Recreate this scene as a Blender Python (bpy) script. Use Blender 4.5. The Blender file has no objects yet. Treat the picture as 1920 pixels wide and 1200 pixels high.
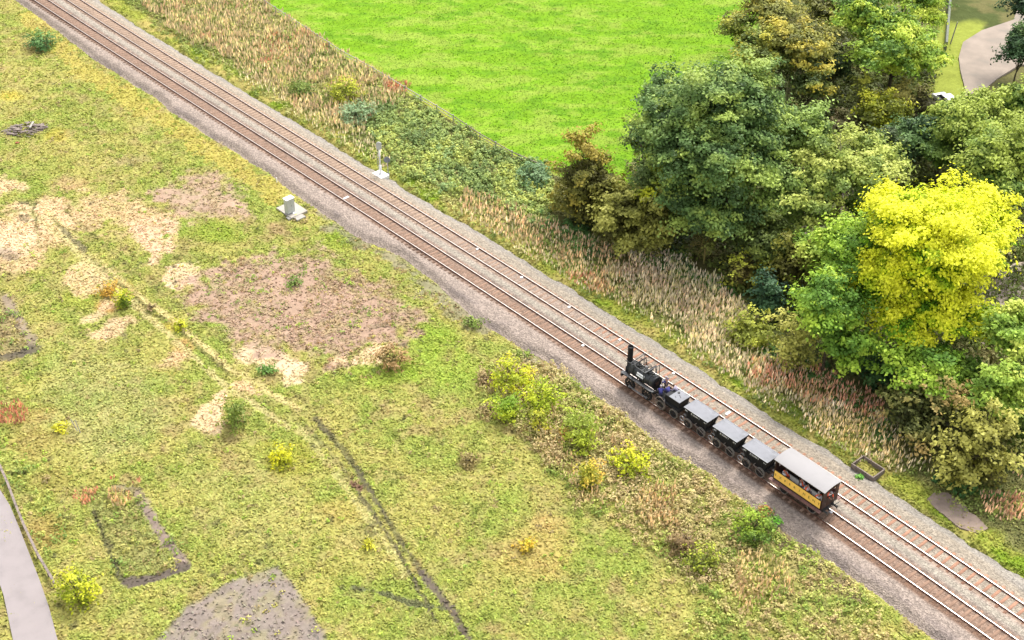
import bpy, math, random
import numpy as np
from mathutils import Vector, Matrix
random.seed(7); RNG = np.random.default_rng(7)
S = bpy.context.scene
# ------------------------------------------------------------------ camera, sky, sun, exposure
F, TH, H = 2600.0, 0.651442365, 84.3422584
cam = bpy.data.cameras.new('camera'); camo = bpy.data.objects.new('camera', cam); S.collection.objects.link(camo)
camo.location = (0, 0, H); camo.rotation_euler = (math.pi/2 - TH, 0, 0)
cam.sensor_width = 36; cam.lens = F/1920*36; cam.clip_start = 1; cam.clip_end = 6000
S.camera = camo
W = bpy.data.worlds.new('World'); S.world = W; W.use_nodes = True
nt = W.node_tree; bg = nt.nodes['Background']; sky = nt.nodes.new('ShaderNodeTexSky')
SUN_EL, SUN_AZ = 56.0, 62.0      # azimuth measured from +X towards +Y
sky.sky_type = 'NISHITA'; sky.sun_disc = False; sky.sun_elevation = math.radians(SUN_EL)
sky.sun_rotation = math.radians(90 - SUN_AZ); sky.air_density = 1.3; sky.dust_density = 4.0; sky.ozone_density = 0.6
hs = nt.nodes.new('ShaderNodeHueSaturation'); hs.inputs['Saturation'].default_value = .16     # bright thin overcast: a whiter sky
nt.links.new(sky.outputs[0], hs.inputs['Color']); nt.links.new(hs.outputs[0], bg.inputs[0]); bg.inputs[1].default_value = 0.145
sl = bpy.data.lights.new('sun', 'SUN'); so = bpy.data.objects.new('sun', sl); S.collection.objects.link(so)
sl.energy = 1.7; sl.angle = math.radians(14); sl.color = (1, .94, .84)
_d = Vector((math.cos(math.radians(SUN_EL))*math.cos(math.radians(SUN_AZ)), math.cos(math.radians(SUN_EL))*math.sin(math.radians(SUN_AZ)), math.sin(math.radians(SUN_EL))))
so.rotation_euler = _d.to_track_quat('Z', 'Y').to_euler(); so.location = (0, 60, 120)
S.view_settings.view_transform = 'Standard'; S.view_settings.look = 'None'; S.view_settings.gamma = 1
S.view_settings.exposure = 1.25
K = 0.42           # photo colour -> real albedo
# ------------------------------------------------------------------ helpers
def lin(c): c = c/255.0; return c/12.92 if c <= .04045 else ((c+.055)/1.055)**2.4
def P(r, g, b, k=None): k = K if k is None else k; return tuple(lin(q*.92+17)*k for q in (r, g, b))
ZG = -0.55
ct, st = math.cos(TH), math.sin(TH)
def G(x, y, z=ZG):
    u = x-960.0; v = y-600.0
    t = (H-z)/(F*st+v*ct); return (u*t, (F*ct-v*st)*t)
def PX(X, Y, Z=ZG):
    d = Y*ct + (H-Z)*st; up = -(H-Z)*ct + Y*st
    return 960+F*X/d, 600-F*up/d
def dist_at(x, y, z=ZG):
    X, Y = G(x, y, z); return Y*ct+(H-z)*st
def vn(x, y, seed=0):
    xi = np.floor(x).astype(np.int64); yi = np.floor(y).astype(np.int64); fx = x-xi; fy = y-yi
    fx = fx*fx*(3-2*fx); fy = fy*fy*(3-2*fy)
    def h(a, b):
        n = (a*374761393 + b*668265263 + seed*982451653) & 0xFFFFFFFF
        n = ((n ^ (n >> 13))*1274126177) & 0xFFFFFFFF; n = (n ^ (n >> 16)) & 0xFFFFFFFF
        return (n & 0xFFFFFF)/float(0xFFFFFF)
    return (h(xi, yi)*(1-fx)+h(xi+1, yi)*fx)*(1-fy)+(h(xi, yi+1)*(1-fx)+h(xi+1, yi+1)*fx)*fy
def fbm(x, y, seed=0, o=4):
    s = 0; a = .5; t = 0
    for i in range(o):
        s = s+a*vn(x*2**i+17.3*i, y*2**i-9.1*i, seed+i); t += a; a *= .5
    return s/t
def sm(a, b, x): t = np.clip((x-a)/(b-a), 0, 1); return t*t*(3-2*t)
def polydist(px, py, poly):
    """signed distance, positive inside"""
    n = len(poly); ins = np.zeros(px.shape, bool); dm = np.full(px.shape, 1e9)
    for i in range(n):
        x0, y0 = poly[i]; x1, y1 = poly[(i+1) % n]
        c = ((y0 > py) != (y1 > py)) & (px < (x1-x0)*(py-y0)/((y1-y0) if y1 != y0 else 1e-9)+x0); ins ^= c
        dx, dy = x1-x0, y1-y0; t = np.clip(((px-x0)*dx+(py-y0)*dy)/(dx*dx+dy*dy+1e-9), 0, 1)
        dm = np.minimum(dm, np.hypot(px-x0-t*dx, py-y0-t*dy))
    return np.where(ins, dm, -dm)
def linedist(px, py, pts):
    dm = np.full(px.shape, 1e9)
    for (x0, y0), (x1, y1) in zip(pts[:-1], pts[1:]):
        dx, dy = x1-x0, y1-y0; t = np.clip(((px-x0)*dx+(py-y0)*dy)/(dx*dx+dy*dy+1e-9), 0, 1)
        dm = np.minimum(dm, np.hypot(px-x0-t*dx, py-y0-t*dy))
    return dm
# ---- objects
def tag(o, label=None, cat=None, group=None, kind=None):
    if label: o['label'] = label
    if cat: o['category'] = cat
    if group: o['group'] = group
    if kind: o['kind'] = kind
    return o
def empty(name, loc=(0, 0, 0), rz=0, label=None, cat=None, group=None):
    o = bpy.data.objects.new(name, None); S.collection.objects.link(o); o.location = loc; o.rotation_euler = (0, 0, rz)
    o.empty_display_size = .2
    return tag(o, label, cat, group)
def link(name, me, mat=None, parent=None):
    o = bpy.data.objects.new(name, me); S.collection.objects.link(o)
    if mat is not None:
        for m in (mat if isinstance(mat, (list, tuple)) else [mat]): me.materials.append(m)
    if parent: o.parent = parent
    return o
def npmesh(name, V, Fq, col=None, mat=None, parent=None, smooth=False, mi=None):
    """V (n,3) , Fq (m,k) constant k"""
    V = np.asarray(V, np.float32); Fq = np.asarray(Fq, np.int32); me = bpy.data.meshes.new(name)
    k = Fq.shape[1]; m = len(Fq)
    me.vertices.add(len(V)); me.vertices.foreach_set('co', V.ravel())
    me.loops.add(m*k); me.loops.foreach_set('vertex_index', Fq.ravel())
    me.polygons.add(m); me.polygons.foreach_set('loop_start', np.arange(0, m*k, k, dtype=np.int32))
    if smooth: me.polygons.foreach_set('use_smooth', np.ones(m, bool))
    if mi is not None: me.polygons.foreach_set('material_index', np.asarray(mi, np.int32))
    if col is not None:
        a = me.color_attributes.new('Col', 'FLOAT_COLOR', 'POINT')
        c = np.ones((len(V), 4), np.float32); c[:, :3] = col; a.data.foreach_set('color', c.ravel())
    me.update(calc_edges=True); me.validate()
    return link(name, me, mat, parent)
class MB:
    def __init__(s): s.v = []; s.f = []; s.m = []; s.mi = 0
    def add(s, vs, fs):
        b = len(s.v); s.v += [tuple(p) for p in vs]; s.f += [tuple(i+b for i in f) for f in fs]; s.m += [s.mi]*len(fs); return s
    def box(s, x0, x1, y0, y1, z0, z1):
        return s.add([(x0,y0,z0),(x1,y0,z0),(x1,y1,z0),(x0,y1,z0),(x0,y0,z1),(x1,y0,z1),(x1,y1,z1),(x0,y1,z1)],
                     [(3,2,1,0),(4,5,6,7),(0,1,5,4),(1,2,6,5),(2,3,7,6),(3,0,4,7)])
    def frust(s, lo, hi, z0, z1):   # lo/hi = (x0,x1,y0,y1)
        a, b = lo, hi
        return s.add([(a[0],a[2],z0),(a[1],a[2],z0),(a[1],a[3],z0),(a[0],a[3],z0),(b[0],b[2],z1),(b[1],b[2],z1),(b[1],b[3],z1),(b[0],b[3],z1)],
                     [(3,2,1,0),(4,5,6,7),(0,1,5,4),(1,2,6,5),(2,3,7,6),(3,0,4,7)])
    def cyl(s, p0, p1, r0, r1=None, n=14, cap=True):
        r1 = r0 if r1 is None else r1; p0 = Vector(p0); p1 = Vector(p1); d = (p1-p0).normalized()
        a = d.orthogonal().normalized(); b = d.cross(a)
        vs = [p0+(a*math.cos(t)+b*math.sin(t))*r0 for t in [2*math.pi*i/n for i in range(n)]] + [p1+(a*math.cos(t)+b*math.sin(t))*r1 for t in [2*math.pi*i/n for i in range(n)]]
        fs = [(i, (i+1) % n, n+(i+1) % n, n+i) for i in range(n)]
        if cap: fs += [tuple(range(n-1, -1, -1)), tuple(range(n, 2*n))]
        return s.add(vs, fs)
    def ring(s, c, axis, ro, ri, w, n=22):
        c = Vector(c); d = Vector(axis).normalized(); a = d.orthogonal().normalized(); b = d.cross(a); vs = []
        for i in range(n):
            t = 2*math.pi*i/n; e = a*math.cos(t)+b*math.sin(t)
            vs += [c+e*ro-d*w/2, c+e*ro+d*w/2, c+e*ri+d*w/2, c+e*ri-d*w/2]
        fs = []
        for i in range(n):
            j = (i+1) % n
            for k in range(4): fs.append((4*i+k, 4*j+k, 4*j+(k+1) % 4, 4*i+(k+1) % 4))
        return s.add(vs, fs)
    def bar(s, p0, p1, w=.05, h=None):
        h = w if h is None else h; p0 = Vector(p0); p1 = Vector(p1); d = (p1-p0).normalized()
        up = Vector((0, 0, 1)) if abs(d.z) < .9 else Vector((1, 0, 0)); a = d.cross(up).normalized()*w/2; b = a.cross(d).normalized()*h/2
        vs = [p0-a-b, p0+a-b, p0+a+b, p0-a+b, p1-a-b, p1+a-b, p1+a+b, p1-a+b]
        return s.add(vs, [(3,2,1,0),(4,5,6,7),(0,1,5,4),(1,2,6,5),(2,3,7,6),(3,0,4,7)])
    def poly(s, pts, d):   # extrude polygon pts (3d) by vector d
        n = len(pts); d = Vector(d); pts = [Vector(p) for p in pts]
        return s.add(pts+[p+d for p in pts], [tuple(range(n)), tuple(range(2*n-1, n-1, -1))]+[(i, n+i, n+(i+1) % n, (i+1) % n) for i in range(n)])
    def build(s, name, mat, parent=None, smooth=False, bevel=0):
        me = bpy.data.meshes.new(name); me.from_pydata(s.v, [], s.f)
        me.polygons.foreach_set('material_index', s.m)
        import bmesh
        bm = bmesh.new(); bm.from_mesh(me); bmesh.ops.recalc_face_normals(bm, faces=bm.faces)
        bm.to_mesh(me); bm.free()
        if smooth:
            for p in me.polygons: p.use_smooth = len(p.vertices) == 4
        o = link(name, me, mat, parent)
        if bevel:
            b = o.modifiers.new('bevel', 'BEVEL'); b.width = bevel; b.segments = 2; b.limit_method = 'ANGLE'
        return o
def copy_tree(o, parent=None):
    c = o.copy(); S.collection.objects.link(c); c.parent = parent
    for ch in list(o.children): copy_tree(ch, c)
    return c
# ---- materials
def mat(name, col, rough=.6, metal=0, var=.12, scale=3.0, bump=0, bscale=20, dirt=None, spec=.4):
    m = bpy.data.materials.new(name); m.use_nodes = True; N = m.node_tree.nodes; L = m.node_tree.links; b = N['Principled BSDF']
    tc = N.new('ShaderNodeTexCoord'); no = N.new('ShaderNodeTexNoise'); no.inputs['Scale'].default_value = scale; no.inputs['Detail'].default_value = 6
    L.new(tc.outputs['Object'], no.inputs['Vector']); cr = N.new('ShaderNodeValToRGB')
    d = dirt or tuple(c*(1-var*2.2) for c in col); e = tuple(min(c*(1+var), 1) for c in col)
    cr.color_ramp.elements[0].position = .3; cr.color_ramp.elements[0].color = (*d, 1); cr.color_ramp.elements[1].position = .7; cr.color_ramp.elements[1].color = (*e, 1)
    q = cr.color_ramp.elements.new(.48); q.color = (*col, 1)
    L.new(no.outputs['Fac'], cr.inputs['Fac']); L.new(cr.outputs['Color'], b.inputs['Base Color'])
    b.inputs['Roughness'].default_value = rough; b.inputs['Metallic'].default_value = metal; b.inputs['Specular IOR Level'].default_value = spec
    if bump:
        n2 = N.new('ShaderNodeTexNoise'); n2.inputs['Scale'].default_value = bscale; n2.inputs['Detail'].default_value = 4; L.new(tc.outputs['Object'], n2.inputs['Vector'])
        bp = N.new('ShaderNodeBump'); bp.inputs['Strength'].default_value = bump; bp.inputs['Distance'].default_value = .03; L.new(n2.outputs['Fac'], bp.inputs['Height']); L.new(bp.outputs['Normal'], b.inputs['Normal'])
    return m
def mat_attr(name, nscale=3.0, namp=.35, rough=.85, trans=0, bump=0, bscale=6.0, voro=0, vamp=.5, spec=.2, n2s=0, n2a=0):
    m = bpy.data.materials.new(name); m.use_nodes = True; N = m.node_tree.nodes; L = m.node_tree.links; b = N['Principled BSDF']
    at = N.new('ShaderNodeAttribute'); at.attribute_name = 'Col'; tc = N.new('ShaderNodeTexCoord')
    out = at.outputs['Color']
    def mult(src, fac, lo, hi):
        mr = N.new('ShaderNodeMapRange'); mr.inputs['From Min'].default_value = .25; mr.inputs['From Max'].default_value = .75; mr.inputs['To Min'].default_value = lo; mr.inputs['To Max'].default_value = hi
        L.new(fac, mr.inputs['Value']); vm = N.new('ShaderNodeVectorMath'); vm.operation = 'SCALE'; L.new(src, vm.inputs[0]); L.new(mr.outputs['Result'], vm.inputs['Scale']); return vm.outputs['Vector']
    no = None
    if namp:
        no = N.new('ShaderNodeTexNoise'); no.inputs['Scale'].default_value = nscale; no.inputs['Detail'].default_value = 8; no.inputs['Roughness'].default_value = .65
        L.new(tc.outputs['Object'], no.inputs['Vector']); out = mult(out, no.outputs['Fac'], 1-namp, 1+namp)
    if n2s:
        n3 = N.new('ShaderNodeTexNoise'); n3.inputs['Scale'].default_value = n2s; n3.inputs['Detail'].default_value = 5; L.new(tc.outputs['Object'], n3.inputs['Vector']); out = mult(out, n3.outputs['Fac'], 1-n2a, 1+n2a)
    if voro:
        vo = N.new('ShaderNodeTexVoronoi'); vo.inputs['Scale'].default_value = voro; L.new(tc.outputs['Object'], vo.inputs['Vector'])
        sp = N.new('ShaderNodeSeparateColor'); L.new(vo.outputs['Color'], sp.inputs['Color']); mr = N.new('ShaderNodeMapRange'); mr.inputs['To Min'].default_value = 1-vamp; mr.inputs['To Max'].default_value = 1+vamp
        L.new(sp.outputs['Red'], mr.inputs['Value']); vm = N.new('ShaderNodeVectorMath'); vm.operation = 'SCALE'; L.new(out, vm.inputs[0]); L.new(mr.outputs['Result'], vm.inputs['Scale']); out = vm.outputs['Vector']
    L.new(out, b.inputs['Base Color']); b.inputs['Roughness'].default_value = rough; b.inputs['Specular IOR Level'].default_value = spec
    if bump:
        bp = N.new('ShaderNodeBump'); bp.inputs['Strength'].default_value = bump; bp.inputs['Distance'].default_value = .08
        if voro: L.new(vo.outputs['Distance'], bp.inputs['Height'])
        else:
            n2 = N.new('ShaderNodeTexNoise'); n2.inputs['Scale'].default_value = bscale; n2.inputs['Detail'].default_value = 6; L.new(tc.outputs['Object'], n2.inputs['Vector']); L.new(n2.outputs['Fac'], bp.inputs['Height'])
        L.new(bp.outputs['Normal'], b.inputs['Normal'])
    if trans:
        tr = N.new('ShaderNodeBsdfTranslucent'); L.new(out, tr.inputs['Color']); mx = N.new('ShaderNodeMixShader'); mx.inputs[0].default_value = trans
        L.new(b.outputs[0], mx.inputs[1]); L.new(tr.outputs[0], mx.inputs[2]); L.new(mx.outputs[0], N['Material Output'].inputs['Surface'])
    return m
M_ground = mat_attr('ground', 2.2, .22, .95, bump=.6, bscale=5, n2s=.35, n2a=.10, spec=.1)
M_leaf = mat_attr('leaves', 1.5, .15, .6, trans=.28, spec=.25)
M_grass = mat_attr('grass_blades', 1.0, .12, .7, trans=.25, spec=.2)
M_ballast = mat_attr('ballast_stone', 1.2, .12, .95, bump=.8, voro=7.5, vamp=.26, spec=.15, n2s=4, n2a=.22)
M_bark = mat('bark', P(135, 120, 90, .30), .9, var=.3, scale=6, bump=.5)
M_palebark = mat('lichen_bark', P(190, 185, 130), .9, var=.2, scale=6)
M_sleeper = mat_attr('sleeper', 5, .2, .9)
M_rust = mat('rail_rust', P(150, 100, 78), .8, 0, var=.2, scale=2)
M_steel = mat('rail_steel', (.62, .56, .52), .34, 1, var=.08, scale=1.5)
M_black = mat('black_paint', (.013, .013, .015), .6, var=.3, scale=3, dirt=(.022, .02, .019), spec=.2)
M_iron = mat('dark_iron', (.022, .023, .025), .55, .2, var=.3, scale=4)
M_greyiron = mat('worn_grey_iron', (.06, .062, .066), .40, .4, var=.25, scale=3)
M_tyre = mat('worn_wheel_tyre', P(190, 180, 170, .38), .6, .2, var=.25, scale=5)
M_cover = mat('grey_sheet_cover', P(176, 178, 188, .40), .7, var=.10, scale=1.6)
M_roof = mat('pale_grey_roof', P(206, 202, 204, .40), .7, var=.03, scale=1.0)
M_brown = mat('dark_brown_paint', (.035, .014, .010), .45, var=.25, scale=4)
M_step = mat('faded_red_brown_board', P(165, 118, 112), .7, var=.2, scale=4)
M_yellow = mat('yellow_panel', (.95, .58, .12), .5, var=.06, scale=3)
M_letter = mat('letter_dark', P(150, 105, 30), .6, var=.05)
M_white = mat('white_paint', (.8, .8, .8), .5, var=.04)
M_galv = mat('galvanised_steel', P(200, 202, 212), .45, .2, var=.08)
M_cabinet = mat('grey_cabinet', P(224, 228, 226, .62), .5, var=.05)
M_concrete = mat('concrete', P(232, 222, 208), .9, var=.08, scale=2, bump=.2)
M_wconc = mat('pale_concrete', P(222, 216, 206), .9, var=.1, scale=2, bump=.2)
M_wood = mat('weathered_wood', P(178, 160, 150), .9, var=.25, scale=5)
M_darkwood = mat('dark_wood', P(110, 92, 88), .9, var=.3, scale=5)
M_asphalt = mat('asphalt', P(196, 184, 184), .9, var=.05, scale=.8, bump=.3, bscale=30)
M_yard = mat('yard_asphalt', P(196, 178, 162), .95, var=.20, scale=.45, bump=.3, bscale=20, dirt=P(178, 166, 152))
M_bin = mat('green_bin_plastic', P(40, 105, 75), .5, var=.1)
M_skin = mat('skin', P(225, 170, 145), .6, var=.05)
M_hair = mat('dark_hair', (.02, .014, .01), .7)
# ------------------------------------------------------------------ track geometry
D = np.array([0.67218179, -0.74038614]); NN = np.array([0.74038614, 0.67218179])
C1 = [-1.8184978481977723, -7.2124370433422875, -8.079670498663146, 73.51356231024197]
C2 = [-2.0361803177831725, -7.6447099956281015, -8.15229341024322, 77.02191558532175]
def cl(s, c=C1): return np.polyval(c, np.asarray(s)/100.0)
def T(s, l, c=C1):
    s = np.asarray(s, float); t = cl(s, c)
    sl_ = np.polyval(np.polyder(c), s/100.0)/100.0; q = 1/np.hypot(1, sl_)
    # normal of the curve
    px = D[0]*s+NN[0]*t; py = D[1]*s+NN[1]*t
    nx = (NN[0]-D[0]*sl_)*q; ny = (NN[1]-D[1]*sl_)*q
    return px+nx*l, py+ny*l
def inv(X, Y): s = X*D[0]+Y*D[1]; return s, X*NN[0]+Y*NN[1]-cl(s)
EL = [(70,25),(120,63),(180,110),(225,137),(253,157),(293,179),(323,207),(360,229),(391,251),(445,283),(480,307),(505,318),(550,357),(588,382),(640,418),(670,440),(753,477),(820,527),(887,587),(917,610),(980,648),(1055,688),(1087,720),(1153,757),(1207,800),(1260,843),(1337,885),(1360,907),(1420,952),(1450,975),(1495,1007),(1550,1042),(1612,1085),(1675,1132),(1760,1200)]
ER = [(200,8),(280,61),(323,85),(360,109),(445,161),(495,192),(560,231),(600,253),(647,285),(705,318),(735,335),(777,363),(875,420),(920,445),(981,485),(1017,507),(1079,544),(1140,582),(1205,623),(1270,663),(1325,698),(1367,727),(1447,778),(1513,820),(1563,847),(1602,877),(1647,902),(1710,945),(1767,981),(1813,1013),(1880,1057),(1919,1081),(2000,1135)]
eL = np.array([inv(*G(x, y)) for x, y in EL]); eR = np.array([inv(*G(x, y, -.4)) for x, y in ER])
def edgeL(s): return np.interp(s, eL[:, 0], eL[:, 1])
def edgeR(s): return np.interp(s, eR[:, 0], eR[:, 1])
S0, S1 = -235.0, 40.0
# ------------------------------------------------------------------ ground colour field (all in real ground positions)
BND = [(-200,-440),(480,0),(575,62),(640,105),(700,135),(760,175),(850,228),(900,265),(960,295),(1020,318),(1045,330),(1120,385),(1200,440)]
YEL, GRN = P(198, 192, 82), P(165, 188, 62)
c_ = lambda *a: np.array(P(*a))
PATCH = [  # polygon, colour, soft px, ragged px, strength
 ([(-60,335),(50,345),(52,357),(-60,375)], (249,216,172), 8, 14, .9),
 ([(-60,400),(60,388),(130,372),(210,366),(300,382),(340,400),(320,455),(270,480),(240,430),(200,425),(165,440),(130,425),(100,470),(60,505),(-60,530)], (237,200,157), 12, 26, .75),
 ([(-60,420),(30,412),(66,420),(80,450),(50,468),(0,478),(-60,480)], (252,220,178), 6, 10, .95),
 ([(30,385),(100,380),(150,400),(130,425),(90,440),(40,430)], (251,216,172), 8, 16, .7),
 ([(240,425),(330,400),(345,420),(312,450),(325,470),(285,486),(258,466)], (247,210,174), 7, 16, .85),
 ([(308,502),(340,490),(374,502),(368,532),(340,546),(312,540)], (252,220,180), 5, 10, .95),
 ([(105,520),(150,495),(205,500),(228,527),(190,546),(150,552)], (247,214,168), 8, 18, .8),
 ([(148,600),(200,565),(216,572),(178,612)], (245,214,174), 6, 12, .75),
 ([(165,620),(215,592),(262,602),(240,620),(200,637),(165,642)], (247,212,172), 6, 12, .8),
 ([(432,655),(475,643),(520,655),(582,682),(575,702),(540,714),(510,692),(470,684)], (252,222,182), 5, 12, .95),
 ([(612,672),(652,664),(656,682),(620,684)], (252,220,178), 4, 8, .85),
 ([(660,672),(700,640),(737,645),(722,667),(690,687),(665,684)], (252,220,178), 5, 10, .9),
 ([(345,818),(380,770),(422,733),(420,765),(415,808),(380,812)], (252,220,178), 5, 12, .9),
 ([(425,722),(460,710),(502,740),(485,752),(455,735)], (249,210,170), 5, 10, .8),
 ([(296,685),(330,655),(358,660),(335,688)], (247,208,166), 6, 12, .7),
 ([(470,482),(500,475),(505,490),(480,494)], (247,208,166), 4, 8, .7),
 ([(502,522),(520,518),(536,540),(515,545)], (251,216,178), 4, 8, .8),
 ([(545,568),(580,562),(585,580),(550,582)], (241,200,164), 5, 8, .6),
 ([(288,362),(400,332),(455,362),(462,398),(400,417),(330,402),(298,388)], (200,166,146), 14, 24, .9),
 ([(345,565),(375,525),(440,492),(520,468),(600,478),(650,520),(720,532),(795,592),(740,640),(700,645),(620,672),(560,668),(500,650),(430,632),(385,605)], (196,162,140), 16, 32, .95),
 ([(-60,555),(20,560),(62,640),(55,660),(-60,670)], (170,150,110), 8, 14, .8),
 ([(345,1145),(430,1090),(522,1062),(545,1090),(580,1140),(625,1215),(280,1215)], (156,140,136), 4, 2.5, .92),
 ([(165,930),(230,915),(262,935),(345,1055),(228,1090)], (158,158,92), 8, 14, .7),
 ([(90,640),(260,690),(330,800),(200,860),(100,800)], (192,192,120), 40, 30, .5),
 ([(350,880),(520,900),(600,1000),(480,1060),(380,1000)], (196,190,110), 40, 30, .5),
 ([(960,640),(1060,700),(1320,880),(1500,1010),(1660,1140),(1440,1140),(1250,1010),(1100,900),(980,800)], (160,155,92), 20, 40, .55),
 ([(600,400),(700,455),(830,525),(930,615),(905,625),(820,575),(700,480),(610,425)], (150,142,120), 6, 16, .75),
 ([(1400,965),(1500,1020),(1660,1140),(1620,1140),(1500,1050),(1420,990)], (150,128,105), 5, 12, .8),
 ([(960,645),(1060,690),(1085,725),(1010,690)], (176,164,140), 6, 12, .7),
]
LINES = [
 ([(60,40),(150,125),(300,222),(420,300),(520,362)], (212,192,92), 16, 14, .6),  # polyline, colour, halfwidth px, ragged, strength
 ([(262,930),(300,1000),(347,1058)], (158,138,126), 10, 4, 1.0),
 ([(232,1094),(290,1084),(352,1062)], (108,96,86), 8, 3, 1.0),
 ([(178,965),(205,1030),(228,1090)], (95,92,60), 5, 3, .95),
 ([(215,912),(262,922)], (150,130,115), 6, 5, .7),
 ([(10,560),(35,600),(64,648)], (165,145,130), 9, 5, .9),
 ([(-30,676),(40,662),(74,652)], (105,96,82), 7, 5, .9),
 ([(-20,465),(30,480)], (150,130,120), 10, 8, .5),
 ([(590,785),(650,850),(700,930),(760,1030),(790,1075)], (104,98,70), 4.4, 3, .95),
 ([(790,1075),(815,1105),(850,1148),(880,1200)], (110,98,85), 8, 4, .95),
 ([(672,925),(690,950),(725,1000),(762,1062),(800,1130),(815,1165)], (108,100,74), 3.6, 2, .95),
 ([(660,1102),(710,1112),(760,1128),(830,1142)], (112,114,78), 4.5, 4, .8),
 ([(560,800),(640,900),(700,985),(760,1075)], (215,205,135), 6, 4, .55),
 ([(90,400),(150,465),(250,548),(330,605),(430,690),(560,770)], (226,208,140), 6, 3, .8),
 ([(98,412),(158,476),(256,562),(338,622),(436,708)], (128,124,66), 2.6, 2, .75),
 ([(118,392),(185,452),(276,530),(356,590),(450,665),(575,755)], (136,130,70), 2.2, 2, .6),
 ([(60,400),(122,450),(220,545),(330,640),(420,722),(540,800)], (226,210,146), 6, 3, .7),
 ([(575,800),(640,872),(690,952)], (130,122,80), 3, 2, .6),
 ([(118,432),(160,470)], (140,130,95), 4, 3, .8),
 ([(660,905),(676,915)], (130,95,75), 5, 3, .9),
 ([(0,402),(60,392),(70,430),(76,465)], (150,150,80), 2.5, 2, .6),
 ([(560,360),(600,378)], (120,112,70), 2, 2, .8),
]
OR = [(232,545,24,20,(232,176,80)),(325,612,20,16,(215,190,60)),(345,650,22,22,(225,170,110)),(200,575,20,14,(226,160,100)),(20,180,30,12,(222,200,70)),(105,255,30,15,(200,185,70)),(130,345,40,14,(215,175,130)),(245,300,40,14,(190,165,120)),
      (470,530,30,20,(190,170,110)),(70,780,50,20,(190,165,95)),(60,830,60,30,(185,165,90)),(100,900,60,30,(175,160,80)),(90,990,40,40,(180,150,80)),(520,430,24,12,(190,150,120)),(1000,1030,80,60,(205,180,100)),(1030,980,50,20,(210,180,110)),(640,960,50,30,(205,185,100)),
      (540,860,60,40,(190,185,70)),(150,560,40,18,(180,185,70)),(330,430,40,20,(150,180,50)),(400,440,60,22,(160,185,50)),(690,400,40,25,(180,200,40)),(640,450,60,20,(165,190,50)),(820,640,60,40,(160,195,50)),(860,700,90,40,(175,200,70)),(720,700,100,30,(170,200,60)),(430,600,40,20,(150,190,40))]
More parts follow.
